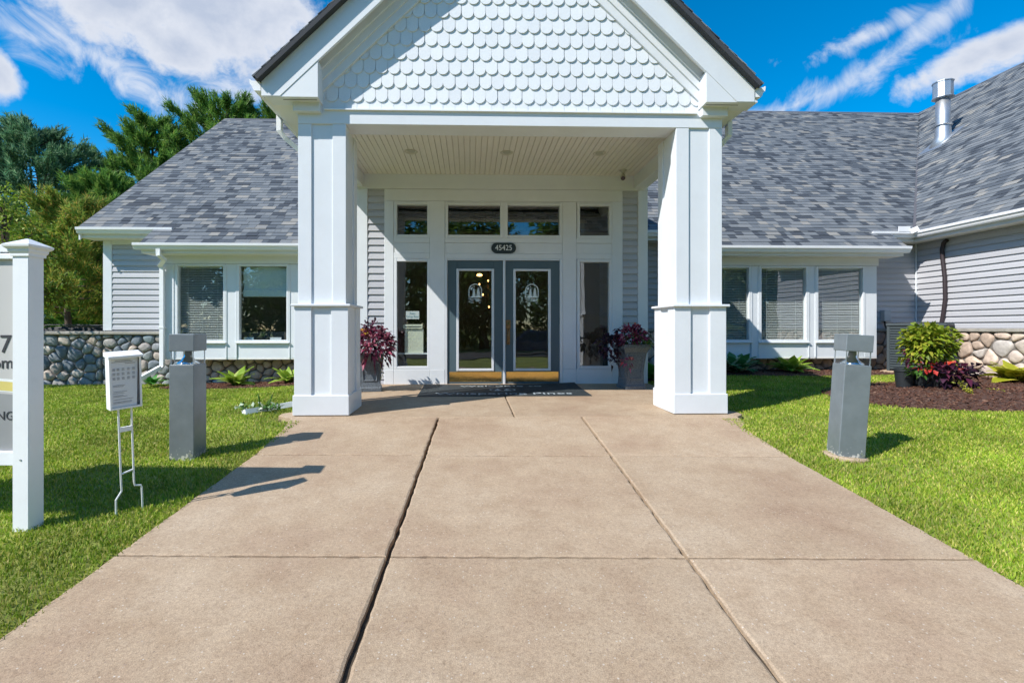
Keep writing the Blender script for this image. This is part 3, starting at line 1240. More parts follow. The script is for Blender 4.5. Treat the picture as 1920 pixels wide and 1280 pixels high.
# ---- main walls beside the bays
ZLED = az_(622, YM)
wall_l = part('wall', MB().box(XLC, LBAY[0] + .08, YM + .001, YM + .15, GR0, zu - .1), SIDING, house)
siding(wall_l, ax(212, YM), LBAY[0] + .04, ZLED + .05, zu - .29, YM, '-y')
part('corner_board', MB().box(XLC, ax(211.5, YM), YM - .03, YM + .1, ZLED + .03, zu - .2, .004), WHITE, house)
part('frieze_board', MB().box(ax(211.5, YM) + .002, LBAY[0] + .04, YM - .028, YM + .02, zu - .285, zu - .2, .004), WHITE, house)
sb_l = part('stone_base', MB().box(XLC, LBAY[1], YM - .02, YM + .1, GR0, ZLED), MORTAR, house)
stones(sb_l, XLC, LBAY[0] + .35, GR0 + .08, ZLED - .05, YM - .02, '-y', STONE_L, .17, 2)
stones(sb_l, LBAY[0] + .36, -2.4, GR0 + .1, az_(671, YB) + .02, YM - .02, '-y', STONE_R, .17, 3)
part('stone_ledge', MB().box(XLC - .02, LBAY[0] + .03, YM - .1, YM, ZLED - .055, ZLED + .012, .012), LEDGE, house)

XV0, XV1 = -1.92, ax(1215, YW)
wall_r = part('wall', MB().box(XV1, RBAY[0] + .05, YM + .001, YM + .15, GR0, zu - .1).box(RBAY[1] - .05, XWALL, YM + .001, YM + .15, GR0, zu - .1), SIDING, house)
ZLR = az_(617, YM)
siding(wall_r, XV1 - .3, RBAY[0] + .03, ZLR + .02, zu - .2, YM, '-y')
siding(wall_r, RBAY[1] - .03, XWALL - .02, ZLR + .02, zu - .2, YM, '-y')
sb_r = part('stone_base', MB().box(XV1 - .2, XWALL, YM - .02, YM + .1, GR0, ZLR), MORTAR, house)
stones(sb_r, XV1 - .1, XWALL - .02, 0.0, ZLR - .04, YM - .02, '-y', STONE_R, .19, 4)
part('stone_ledge', MB().box(XV1, RBAY[0] + .02, YM - .09, YM, ZLR - .05, ZLR + .012, .012), LEDGE, house)
part('stone_ledge', MB().box(RBAY[1] - .02, XWALL - .02, YM - .09, YM, ZLR - .05, ZLR + .012, .012), LEDGE, house)
part('corner_trim', MB().box(XWALL - .045, XWALL - .0205, YM - .045, YM - .0205, ZLR, zu - .2, .003), WHITE, house)
# wing wall
wall_w = part('wall', MB().box(XWALL + .001, XWALL + .15, YWF, YM, GR0, zu - .1), SIDING, house)
siding(wall_w, YWF, YM - .025, ZLR + .02, zu - .2, XWALL, '-x')
sb_w = part('stone_base', MB().box(XWALL - .02, XWALL + .1, YWF, YM - .03, GR0, ZLR), MORTAR, house)
stones(sb_w, YWF, YM - .05, .02, ZLR - .04, XWALL - .02, '-x', STONE_R, .21, 5)
part('stone_ledge', MB().box(XWALL - .09, XWALL, YWF, YM - .1, ZLR - .05, ZLR + .012, .012), LEDGE, house)
part('gable_end_wall', MB().prism([(XWALL, GR0), (2 * XWR - XWALL, GR0), (2 * XWR - XWALL, ZWE), (XWR, ZWR - .1), (XWALL, ZWE)], YWF + .01, YWF + .16, 'y'), SIDING, house)

# ---- entry wall
def EX(px):
    return ax(px, YW)


def EZ(py):
    return az_(py, YW)


def board(px0, px1, py0, py1, y0=YW, y1=YW + .1, name='trim_board', mat=WHITE, c=.004):
    return part(name, MB().box(EX(px0), EX(px1), y0, y1, EZ(py1), EZ(py0), c), mat, house)


ZP = .06
ZSILL = EZ(721)
board(662, 1214.5, 326, 355, YW - .012, name='frieze_board')
board(720.5, 1167.5, 355.3, 377)
for a, b in ((720.5, 738), (806, 834), (1055, 1081), (1148, 1167.5)):
    board(a, b, 377.3, 692)
    board(a, b, 692.2, 723, YW - .008, name='base_board')
for a, b in ((738.2, 805.8), (1081.2, 1147.8)):
    board(a, b, 377.3, 379, YW + .004)
    board(a, b, 445.6, 455, YW + .002)
    board(a, b, 455.2, 474, YW + .010, name='panel')
    board(a, b, 474.2, 485, YW + .002)
    board(a, b, 692.2, 723, YW - .007, name='base_board')
board(834.2, 1054.8, 377.3, 379, YW + .004)
board(834.2, 1054.8, 445.6, 455, YW + .002)
board(834.2, 1054.8, 455.2, 475, YW + .010, name='panel')
board(834.2, 1054.8, 475.2, 484.6, YW + .002)
board(942.2, 947.8, 379.1, 445.5, YW + .006, YW + .09, 'mullion')
for a, b in ((744, 801), (1087.5, 1142.6)):
    window(EX(a), EX(b), EZ(440.3), EZ(384.5), YW + .012, .047)
    window(EX(a), EX(b), EZ(686.6), EZ(490.5), YW + .012, .047)
for a, b in ((840, 938), (952, 1049.5)):
    window(EX(a), EX(b), EZ(440.3), EZ(384.5), YW + .012, .047)
wall_e = part('wall', MB().box(EX(688), EX(721), YW + .031, YW + .14, 0, EZ(355)).box(EX(1167), EX(1197), YW + .031, YW + .14, 0, EZ(355)), SIDING, house)
siding(wall_e, EX(689), EX(720.3), ZSILL - .02, EZ(355.3), YW + .03, '-y')
siding(wall_e, EX(1167.7), EX(1196.5), ZSILL - .02, EZ(355.3), YW + .03, '-y')
for a, b in ((662, 689), (1196.5, 1214.5)):
    board(a, b, 355.3, 723, YW - .004, YW + .12, 'corner_board')
for x in (XV0, XV1 - .1):
    part('vestibule_side_wall', MB().box(x, x + .095, YW + .125, YM + .1, GR0, ZCEIL - .02), SIDING, house)
room(XV0 + .12, XV1 - .12, YW + .15, 13.2, ZSILL, ZCEIL + .1)

# doors
YD = YW + .02
frame = part('door_frame', MB().box(EX(834.3), EX(838.6), YW - .005, YW + .13, ZSILL - .02, EZ(484.8), .003).box(EX(1049.7), EX(1054.7), YW - .005, YW + .13, ZSILL - .02, EZ(484.8), .003)
             .box(EX(838.7), EX(1049.6), YW - .004, YW + .13, EZ(488), EZ(484.8), .003).box(EX(943.2), EX(947.6), YW - .01, YW + .06, ZSILL - .01, EZ(488.2), .004), SILVER, house)
part('threshold', MB().box(EX(838.7), EX(1049.6), YW - .06, YW + .1, ZSILL - .03, ZSILL + .012, .004), STEEL, frame)


def door(pxs, hinge, active):
    x0, x1, g0, g1, f0, f1, k0, k1 = [EX(p) for p in pxs]
    zg0, zg1, zf0, zf1 = EZ(691), EZ(507.5), EZ(695.5), EZ(503.6)
    zb_, zt = ZSILL + .015, EZ(488.3)
    mb = MB()
    mb.box(x0, f0 + .01, YD, YD + .045, zb_, zt, .003).box(f1 - .01, x1, YD, YD + .045, zb_, zt, .003)
    mb.box(f0 + .0105, f1 - .0105, YD + .0005, YD + .0445, zf1 - .01, zt - .0005).box(f0 + .0105, f1 - .0105, YD + .0005, YD + .0445, zb_ + .0005, zf0 + .01)
    d = part('door', mb, DOORM, house)
    mo = MB()
    mo.box(f0, g0, YD - .014, YD + .03, zf0, zf1, .005).box(g1, f1, YD - .014, YD + .03, zf0, zf1, .005)
    mo.box(g0 + .0005, g1 - .0005, YD - .0135, YD + .03, zg1, zf1 - .0005, .005).box(g0 + .0005, g1 - .0005, YD - .0135, YD + .03, zf0 + .0005, zg0, .005)
    part('glass_moulding', mo, SILVER, d)
    part('glass_pane', MB().add([(g0 - .004, YD + .02, zg0 - .004), (g1 + .004, YD + .02, zg0 - .004), (g1 + .004, YD + .02, zg1 + .004), (g0 - .004, YD + .02, zg1 + .004)], [(0, 1, 2, 3)]), GLASS, d)
    part('kick_plate', MB().box(k0, k1, YD - .004, YD + .002, EZ(715.6), EZ(697), .001), BRASS, d)
    for hz in (512, 602, 708):
        part('hinge', MB().tube([(hinge, YD - .012, EZ(hz + 6)), (hinge, YD - .012, EZ(hz - 6))], .009, 8), STEEL, d)
    if active:
        hx = EX(953)
        h = part('handle', MB().box(EX(949.2), EX(957.5), YD - .012, YD + .002, EZ(616), EZ(599.5), .004)
                 .box(EX(950), EX(956.5), YD - .010, YD + .002, EZ(646), EZ(616.2), .004)
                 .tube([(hx, YD - .01, EZ(618)), (hx, YD - .05, EZ(621)), (hx, YD - .06, EZ(630)), (hx, YD - .05, EZ(640)), (hx, YD - .01, EZ(644))], .009, 8), BRONZE, d)
        part('lock_cylinder', MB().tube([(hx, YD - .022, EZ(606.5)), (hx, YD - .01, EZ(606.5))], .017, 14), CHROME, h)
    # etched emblem: arch, two firs, moon and water
    cxm, w_ = (EX(pxs[2]) * 0 + (g0 + g1) / 2), 0.0
    ye = YD + .012
    s = 1.28 / 1000 * .78

    def q(u, v):      # emblem pixels (zoom space: 640 wide centre, arch) -> world
        return (cxm + (u - 660) * .000397, ye, EZ(550) + (660 - v) * .000397)
    em = MB()
    arch = [(395, 800)] + [(395, 520)] + [(660 - 265 * math.cos(t), 530 - 265 * math.sin(t)) for t in np.linspace(.1, math.pi - .1, 15)] + [(925, 520), (925, 800)]
    for a, b in zip(arch[:-1], arch[1:]):
        dx, dy = b[0] - a[0], b[1] - a[1]
        L = math.hypot(dx, dy)
        nx_, ny_ = -dy / L * 17, dx / L * 17
        em.add([q(a[0] + nx_, a[1] + ny_), q(b[0] + nx_, b[1] + ny_), q(b[0] - nx_, b[1] - ny_), q(a[0] - nx_, a[1] - ny_)], [(0, 1, 2, 3)])
    for tx, ty, wd in ((600, 425, 100), (785, 395, 118)):
        for k in range(6):
            y0_, y1_ = ty + k * (810 - ty) / 6.6, ty + (k + 1.6) * (810 - ty) / 7.2
            ww = wd * (.28 + .72 * (k + 1) / 6)
            em.add([q(tx, y0_), q(tx + ww, y1_), q(tx - ww, y1_)], [(0, 1, 2)])
    for cx_, cy_, r in ((495, 455, 44), (535, 405, 22), (607, 368, 24)):
        em.add([q(cx_ + r * math.cos(t), cy_ + r * math.sin(t)) for t in np.linspace(0, 2 * math.pi, 13)[:-1]], [tuple(range(12))])
    em.add([q(350, 835), q(520, 775), q(860, 775), q(930, 830)], [(0, 1, 2, 3)])
    for a, b, y0_, h_ in ((340, 560, 890, 30), (460, 900, 880, 28), (400, 620, 945, 34), (620, 940, 925, 36), (640, 850, 965, 40), (340, 500, 1000, 26), (660, 950, 985, 24), (430, 620, 1040, 34), (800, 890, 1055, 24)):
        em.add([q(a, y0_), q((a + b) / 2, y0_ - h_ / 2), q(b, y0_), q((a + b) / 2, y0_ + h_ / 2)], [(0, 1, 2, 3)])
    part('etched_emblem', em, pm('etched_white', (.72, .8, .78), .6), d, label='etched white emblem of two firs under an arch')
    return d


door((838.9, 943.0, 860.4, 922, 855.8, 926.5, 842.5, 940.5), EX(838.2), False)
door((947.9, 1049.4, 967, 1028.4, 962.6, 1033, 949.5, 1047.5), EX(1050.4), True)

# ---- porch columns
def column(x0):
    W1, W2, W3 = .543, .609, .636
    xm = x0 + W1 / 2
    ym = YC + W1 / 2
    zled = az_(573.5, YC - .04)
    zpl = az_(740, YC - .05)

    def sect(name, w, z0, z1, core_in, sw):
        h = w / 2
        core = part(name, MB().box(xm - h + core_in, xm + h - core_in, ym - h + core_in, ym + h - core_in, z0, z1), WHITE, house)
        for sx in (-1, 1):          # corner stiles wrap each corner
            for sy in (-1, 1):
                mb = MB()
                mb.box(xm + sx * h, xm + sx * (h - sw), ym + sy * h, ym + sy * (h - core_in - .004), z0 + .001, z1 - .001, .003)
                mb.box(xm + sx * (h - .0006), xm + sx * (h - core_in - .004), ym + sy * (h - core_in), ym + sy * (h - sw), z0 + .001, z1 - .001, .003)
                part('corner_stile', mb, WHITE, core)
        return core
    c = sect('column', W1, zled + .02, ZBEAM, .017, .152)
    sect('column_base', W2, zpl - .005, zled - .004, .022, .193)
    h = W3 / 2
    part('plinth', MB().box(xm - h, xm + h, ym - h, ym + h, porch_z(YC) + .006, zpl, .006), WHITE, house)
    h = .335
    part('column_ledge', MB().box(xm - h, xm + h, ym - h, ym + h, zled - .006, zled + .021, .005), WHITE, house)
    part('plinth_gasket', MB().box(xm - .29, xm + .29, ym - .29, ym + .29, -.02, porch_z(YC) + .008), BLACK, house)
    return xm, ym


XCL = ax(558.8, YC)
XCR1 = ax(1353.8, YC)
XCR = XCR1 - .543
cl = column(XCL)
cr_ = column(XCR)

# ---- porch beams, ceiling, gable
part('beam', MB().box(XCL, XCR1, YC - .004, YC + .3, ZBEAM, ZFR, .004), WHITE, house)
part('beam_flashing', MB().box(XCL + .3, XCR1 - .3, YC - .03, YC + .0, ZFR - .006, ZFR + .008), WHITEG, house)
for x in (XCL, XCR1 - .2):
    part('beam', MB().box(x + .002, x + .198, YC + .302, YM + .3, ZBEAM, ZFR + .1, .004), WHITE, house)
ceil = part('ceiling', MB().box(XCL + .19, XCR1 - .19, YC + .28, YW + .05, ZCEIL + .012, ZCEIL + .03), CEILM, house)
x = XCL + .2
while x < XCR1 - .2:
    part('ceiling_board', MB().prism([(x + .0025, ZCEIL + .001), (x + .006, ZCEIL - .004), (x + .074, ZCEIL - .004), (x + .0775, ZCEIL + .001), (x + .0775, ZCEIL + .0125), (x + .0025, ZCEIL + .0125)], YC + .3, YW - .001, 'y'), CEILM, ceil)
    x += .08
for px, py in ((770.8, 284), (950, 286), (1124, 287.5)):
    r = ray(px, py)
    k = (ZCEIL - .004 - CAMZ) / r[2]
    p = (r[0] * k, r[1] * k)
    dl = part('downlight', MB().lathe([(.075, .012), (.095, .004), (.092, 0), (.07, .004), (.06, .03)], 24, (p[0], p[1], ZCEIL - .014)), pm('downlight_trim', (.6, .57, .47), .5), house, smooth=True)
    part('lens', MB().lathe([(.058, .004), (.058, .02)], 20, (p[0], p[1], ZCEIL - .012)), pm('downlight_lens', (.42, .42, .34), .3), dl)

YG = YC + .02       # gable wall plane
def rake_z(x, side):
    return ZT + PIT * (x - XL) if side < 0 else ZT + PIT * (XR - x)


gable = part('gable_wall', MB().prism([(XCL - .05, ZFR + .001), (XCR1 + .05, ZFR + .001), (XC, ZR - .12)], YG + .004, YG + .08, 'y'), WHITE, house)
SW, SH = .1405, .163
sc_poly = []
for t in np.linspace(math.pi, 2 * math.pi, 11):
    sc_poly.append((SW * .485 * math.cos(t), SW * .485 * math.sin(t) + SW * .485))
sc_poly += [(SW * .485, SH + .05), (-SW * .485, SH + .05)]
smb = MB()
nq = len(sc_poly)
smb.add([(p[0], -.019 + (p[1] / (SH + .05)) * .017, p[1]) for p in sc_poly] + [(p[0], 0.0, p[1]) for p in sc_poly],
        [tuple(range(nq))] + [(i, nq + i, nq + (i + 1) % nq, (i + 1) % nq) for i in range(nq)])
SCME = smb.mesh('scale_shingle')
row = 0
z = ZFR + .10 - SH
nsc = 0
part('starter_course', MB().box(XCL + .1, XCR1 - .1, YG - .006, YG + .003, ZFR + .002, ZFR + .1), WHITE, gable)
while z < ZR - .35:
    half = (ZR - .30 - z) / PIT
    k0 = int(half / SW) + 1
    for k in range(-k0, k0 + 1):
        x = XC + (k + (.5 if row % 2 else 0)) * SW
        if abs(x - XC) > half - .02 or x < XCL + .16 or x > XCR1 - .16:
            continue
        o = link('scale_shingle', SCME, SCALEM, gable, world=False)
        o.location = (x + random.gauss(0, .0012), YG - .001, z + random.gauss(0, .0018))
        o.rotation_euler = (random.gauss(0, .004), random.gauss(0, .006), random.gauss(0, .006))
        nsc += 1
    z += SH
    row += 1


def rake_strip(name, zo0, zo1, y0, y1, x_lo, mat, side, zmin=None):
    """board parallel to the rake between two offsets below the roof line"""
    zlo = rake_z(x_lo, side) - zo1
    sg = 1 if side < 0 else -1
    poly = [(XC, ZR - zo1), (XC, ZR - zo0), (x_lo, rake_z(x_lo, side) - zo0)]
    if zmin is not None and zlo < zmin:          # plumb cut resting on the soffit line
        poly += [(x_lo, zmin), (x_lo + sg * (zmin - zlo) / PIT, zmin)]
    else:
        poly += [(x_lo, zlo)]
    return part(name, MB().prism(poly, y0, y1, 'y'), mat, house)


for side in (-1, 1):
    xe = XL + .045 if side < 0 else XR - .045
    s = side
    rake_strip('rake_fascia', .03, .415, YF, YF + .035, xe, WHITE, side, ZSOF + .0015)
    rake_strip('rake_soffit', .30, .33, YF + .036, YG + .002, xe - s * .32, CREAM, side)
    xi = XCL + .25 if side < 0 else XCR1 - .25
    for i, (o0, o1, y0) in enumerate(((.31, .435, .085), (.4355, .545, .06), (.5455, .665, .04))):
        rake_strip('rake_frieze', o0, o1, YG - y0, YG + .003, xi + s * .0, WHITE, side)
    # boxed return at the foot of the rake
    if side < 0:
        xa, xb = ax(497, YF), ax(595.4, YF)
        ztop_a, ztop_b = rake_z(xa, -1) - .41, rake_z(xb, -1) - .41
    else:
        xa, xb = ax(1421, YF), ax(1325, YF)
        ztop_a, ztop_b = rake_z(xa, 1) - .41, rake_z(xb, 1) - .41
    part('eave_return', MB().prism([(xa, ZSOF - .004), (xb, ZSOF - .004), (xb, ztop_b), (xa, max(ztop_a, ZSOF + .01))], YF + .006, YG + .001, 'y'), WHITE, house)
    # side soffit, fascia, gutter
    xs_ = XCL if side < 0 else XCR1
    part('soffit', MB().box(xe, xs_ - s * .0, YF + .042, YM + .4, ZSOF, ZSOF + .02), CREAM, house)
    part('soffit_vent', MB().box(xs_ + s * .12, xb + s * .03, YF + .07, YF + .082, ZSOF - .006, ZSOF + .002), DARK, house)
    part('fascia', MB().box(xe, xe - s * .02, YF + .041, YM + .4, ZSOF - .001, ZT + .02), WHITE, house)
    gutter_y(YF + .01, YM + .9, xe + s * .012, ZSOF + .06, s)
    part('frieze_block', MB().box(xs_ + s * .035, xs_ - s * .265, YG - .09, YG + .1, ZFR - .045, ZSOF + .002, .005), WHITE, house)
    # closing wall above the side beam
    part('side_frieze', MB().box(xs_ + s * .001, xs_ - s * .03, YG + .1, YM + .3, ZBEAM + .05, ZSOF + .01), WHITE, house)
    # downspout from the side gutter back to the column
    x0_ = xe + s * .05
    pts = [(x0_, 6.02, ZSOF + .05), (x0_, 6.02, ZSOF - .13), (x0_ - s * .06, 6.05, ZSOF - .21), (xs_ + s * .06, 6.2, ZSOF - .42), (xs_ + s * .045, 6.23, ZSOF - .5), (xs_ + s * .045, 6.23, .1)]
    part('downspout', MB().duct(pts, .075, .055, (0, 1, 0)), WHITEG, house)
# canopy roof: two slopes of shingles running back into the main roof
cs = math.hypot(1, PIT)
ctop = (XC - XL) * cs
ov = .08
YRB = Y_UP + (ZR - roof_z(Y_UP)) / MP + .3
roof_slope('canopy_roof', (XL, YF - ov, ZT), (0, 1, 0), (1 / cs, 0, PIT / cs), [(0, 0), (10.9 - YF, 0), (YRB - YF, ctop), (0, ctop)], 0, seed=21)
roof_slope('canopy_roof', (XR, YF - ov, ZT), (0, 1, 0), (-1 / cs, 0, PIT / cs), [(0, 0), (10.9 - YF, 0), (YRB - YF, ctop), (0, ctop)], 0, seed=22)
for side in (-1, 1):
    xe = XL if side < 0 else XR
    rake_strip('drip_edge', .0, .03, YF - .065, YF - .004, xe, DRIP, side)

# ---- downspout of the left bay with its kick-out at the foot
xd = LBAY[0] + .03
zg = roof_z(Y_BAY) + GZ
part('downspout', MB().duct([(XBAYL + .36, Y_BAY - .04, zg + .01), (XBAYL + .36, Y_BAY - .04, zg - .1), (XBAYL + .4, Y_BAY + .06, zg - .17), (xd - .02, YB - .08, zg - .25), (xd, YB - .05, zg - .31), (xd, YB - .05, .27), (xd - .01, YB - .12, .2)], .075, .055), WHITEG, house)
part('downspout_extension', MB().duct([(xd, YB - .1, .25), (xd - .33, YB - .55, -.06)], .095, .07, (1, -.6, 0)), WHITEG, house)
part('downspout_strap', MB().box(xd - .05, xd + .05, YB - .085, YB, 1.0, 1.02), WHITEG, house)
# the porch downspout's extension lying on the lawn
p0, p1 = at(556, 756, 6.35), at(462, 769, 5.85)
part('downspout_extension', MB().duct([(XCL + .02, 6.24, .06), (p0[0], 6.2, .04), (p1[0] + .03, 5.72, .015)], .085, .065, (.6, 1, 0)), WHITEG, house)

# ---- flue, utility box and refrigerant line on the wing
rv = ray(1768, 262)
kf = (ZWE - wp * XEAVE - CAMZ) / (rv[2] - wp * rv[0])
fx, fy = rv[0] * kf, rv[1] * kf
fz = ZWE + wp * (fx - XEAVE)
flue = part('flue_pipe', MB().tube([(fx, fy, fz - .1), (fx, fy, fz + .3), (fx, fy, fz + 1.18)], .155, 20), STEEL, house, smooth=True)
part('flue_collar', MB().lathe([(.17, 0), (.2, .01), (.2, .03), (.165, .045)], 20, (fx, fy, fz + .36)), STEEL, flue, smooth=True)
part('flue_boot', MB().lathe([(.36, -.32), (.18, .06), (.165, .34), (.16, .36)], 20, (fx, fy, fz)), STEEL, flue, smooth=True)
part('flue_cap', MB().lathe([(.165, 0), (.24, .015), (.24, .03), (.215, .04), (.215, .42), (.235, .43), (.235, .45), (.16, .45)], 10, (fx, fy, fz + 1.1)), STEEL, flue)
part('flashing_plate', MB().duct([(fx - .42, fy, fz - .42 * wp + .02), (fx + .3, fy, fz + .3 * wp + .02)], .62, .008, (0, 1, 0)), STEEL, flue)
bx = ax(1653, YM)
part('disconnect_box', MB().box(bx - .05, bx + .1, YM - .13, YM - .015, az_(602, YM), az_(581, YM), .008), pm('utility_grey', (.4, .43, .46), .5), house)
part('conduit', MB().tube([(bx, YM - .07, az_(600, YM)), (bx + .02, YM - .07, az_(612, YM)), (bx + .1, YM - .12, az_(628, YM)), (bx + .08, YM - .12, az_(690, YM))], .016, 8), BLACK, house, smooth=True)
ln = []
for px, py in ((1775, 450), (1769, 455), (1766, 468), (1767, 485), (1771, 520), (1772, 560), (1768, 590), (1764, 612), (1760, 650)):
    r = ray(px, py)
    k = (XWALL - .06) / r[0]
    ln.append(((XWALL - .055), r[1] * k, CAMZ + r[2] * k))
part('line_set', MB().tube(ln, .036, 10), pm('pipe_insulation', (.03, .02, .024), .6), house, smooth=True)


# ================================================================== GARDEN WALL (left of the house)
gw = thing('garden_wall', 'low fieldstone garden wall with flat cap left of the house corner', 'wall', (XLC - 1.2, YM + .1, -.15))
gws = part('wall_core', MB().box(XLC - 3.6, XLC - .005, YM - .02, YM + .2, GR0 - .1, ZLED - .03), MORTAR, gw)
stones(gws, XLC - 3.6, XLC - .01, GR0 + .06, ZLED - .05, YM - .02, '-y', STONE_L, .2, 12)
for a, b in ((XLC - 3.62, XLC - 2.4), (XLC - 2.395, XLC - 1.2), (XLC - 1.195, XLC - .02)):
    part('cap_stone', MB().box(a, b, YM - .1, YM + .26, ZLED - .055, ZLED + .012, .012), LEDGE, gw)

# ================================================================== SMALL THINGS AT THE ENTRY
# address plaque
pcx, pcz = EX(944.3), EZ(465)
pl = thing('address_plaque', 'black rounded house number plaque reading 45425 above the doors', 'plaque', (pcx, YW - .01, pcz))
hw, hh = (EX(967.6) - EX(921)) / 2, (EZ(455) - EZ(475)) / 2
poly = []
for sx in (1, -1):
    for t in np.linspace(-math.pi / 2, math.pi / 2, 9):
        poly.append((sx * (hw - hh + hh * math.cos(t)), sx * hh * math.sin(t)))
part('plate', MB().prism([(pcx + p[0], pcz + p[1]) for p in poly], YW - .016, YW + .012, 'y'), pm('plaque_black', (.018, .03, .032), .5), pl)
me = text_mesh('45425', .125, 'number', .002, sx=.92)
me.transform(Matrix.Rotation(math.pi / 2, 4, 'X'))
link('number', me, pm('number_white', (.8, .82, .82), .5), pl, world=False, loc=(0, -.009, 0))

# security camera
r = ray(1168, 323)
k = (ZCEIL - .004 - CAMZ) / r[2]
sx_, sy_ = ax(1168, 7.75), 7.75
sc = thing('security_camera', 'small bullet security camera hanging from the porch ceiling', 'security camera', (sx_, sy_, ZCEIL - .004))
CAMM = pm('camera_housing', (.5, .48, .42), .4)
part('mount', MB().lathe([(.062, 0), (.06, -.012), (.03, -.03), (.02, -.06)], 16, (sx_, sy_, ZCEIL - .002)), CAMM, sc, smooth=True)
part('housing', MB().tube([(sx_ + .02, sy_ + .06, ZCEIL - .07), (sx_, sy_, ZCEIL - .1), (sx_ - .03, sy_ - .1, ZCEIL - .165)], [.03, .04, .04], 14), CAMM, sc, smooth=True)
part('lens', MB().tube([(sx_ - .029, sy_ - .097, ZCEIL - .163), (sx_ - .032, sy_ - .106, ZCEIL - .169)], .034, 14), pm('camera_lens', (.02, .015, .03), .15), sc)

# door mat
zm = porch_z(7.2) + .004
mat_t = thing('door_mat', 'black ribbed welcome mat with white lettering before the doors', 'door mat', (.5, 7.3, zm))
ml, mr_, mf, mb_k = ax(782, 6.82), ax(1110, 6.82), 6.82, 7.94
nxm, nym = 34, 12
vs, fs = [], []
for j in range(nym + 1):
    for i in range(nxm + 1):
        fx_, fy_ = i / nxm, j / nym
        lift = .05 * max(0, fx_ + fy_ - 1.62) ** 1.5 * 2.6 + .012 * max(0, .12 - fx_) * 0
        xx = ml + (mr_ - ml) * fx_ - .03 * max(0, fx_ + fy_ - 1.7)
        vs.append((xx, mf + (mb_k - mf) * fy_, porch_z(mf + (mb_k - mf) * fy_) + .009 + lift))
for j in range(nym):
    for i in range(nxm):
        k = j * (nxm + 1) + i
        fs.append((k, k + 1, k + nxm + 2, k + nxm + 1))
base_n = len(vs)
edge = [i for i in range(nxm + 1)] + [(j + 1) * (nxm + 1) - 1 for j in range(1, nym + 1)] + [nym * (nxm + 1) + i for i in range(nxm - 1, -1, -1)] + [j * (nxm + 1) for j in range(nym - 1, 0, -1)]
for e in edge:
    v = vs[e]
    vs.append((v[0], v[1], v[2] - .009))
ne = len(edge)
for i in range(ne):
    j = (i + 1) % ne
    fs.append((edge[i], base_n + i, base_n + j, edge[j]))
pad = part('mat_pad', MB().add(vs, fs), BLACK, mat_t)
rb = MB()
xx = ml + .06
while xx < mr_ - .3:
    rb.box(xx, xx + .01, mf + .06, mb_k - .06, zm + .005 + .0, zm + .03)
    xx += .06
MATW = pm('mat_lettering', (.36, .41, .43), .8, var=.6, scale=30, dirt=.9, dirtcol=(.03, .035, .04))
tilt = math.atan(.028)
for body, size, yy, sx2 in (('Welcome to', .17, 7.72, 1.5), ('Whispering Pines', .2, 7.0, 1.42)):
    me = text_mesh(body, size, 'lettering', .001, sx=sx2)
    link('lettering', me, MATW, mat_t, world=False, loc=((ml + mr_) / 2 - .5, yy - 7.3, porch_z(yy) + .0115 - zm), rot=(tilt, 0, 0))
lg = MB()
for a in np.linspace(0, 2 * math.pi, 25)[:-1]:
    b = a + 2 * math.pi / 24
    cx_, cy_ = (ml + mr_) / 2, 7.36
    lg.add([(cx_ + r1 * math.cos(t), cy_ + r1 * .75 * math.sin(t), porch_z(cy_ + r1 * .75 * math.sin(t)) + .0115) for r1, t in ((.2, a), (.2, b), (.18, b), (.18, a))], [(0, 1, 2, 3)])
for dx in (-.07, .07):
    lg.add([(cx_ + dx + p[0], cy_ + p[1], porch_z(cy_ + p[1]) + .0118) for p in ((-.06, -.09), (.06, -.09), (0, .1))], [(0, 1, 2)])
part('emblem', lg, MATW, mat_t)

# rent drop box and notice behind the left sidelight
YI = YW + .11
db = thing('drop_box', 'cream metal drop box with slot behind the sidelight glass', 'drop box', (EX(774), YI + .06, EZ(662)))
CRM = pm('cream_metal', (.72, .72, .6), .45, var=.04)
part('body', MB().box(EX(757), EX(792.5), YI, YI + .14, EZ(662), EZ(616.5), .006), CRM, db)
part('hood', MB().box(EX(754.8), EX(791), YI - .025, YI + .13, EZ(616.3), EZ(608), .006), CRM, db)
part('slot', MB().box(EX(758), EX(788), YI - .027, YI - .02, EZ(613.2), EZ(611.4)), INK, db)
part('shelf', MB().box(EX(744), EX(801.5), YI - .03, YI + .2, EZ(664.5), EZ(662.1), .003), WHITE, db)
for px, py in ((767, 635), (784, 635), (767, 653), (784, 653)):
    part('rivet', MB().lathe([(.005, 0), (.004, .003)], 8, (0, 0, 0)), STEEL, db, loc=(EX(px), YI - .001, EZ(py)), rot=(math.pi / 2, 0, 0))
nt = thing('paper_notice', 'small paper notice taped inside the sidelight glass', 'notice', (EX(772.5), YI - .04, EZ(590)))
part('sheet', MB().box(EX(760), EX(785.2), YI - .044, YI - .042, EZ(598), EZ(583)), PAPER, nt)
for body, py in (('Rent', 587.6), ('Drop Box', 593.4)):
    me = text_mesh(body, .05, 'lettering', .0006)
    me.transform(Matrix.Rotation(math.pi / 2, 4, 'X'))
    link('lettering', me, pm('notice_ink', (.2, .36, .42), .7), nt, world=False, loc=(0, -.0055, EZ(py) - EZ(590)))

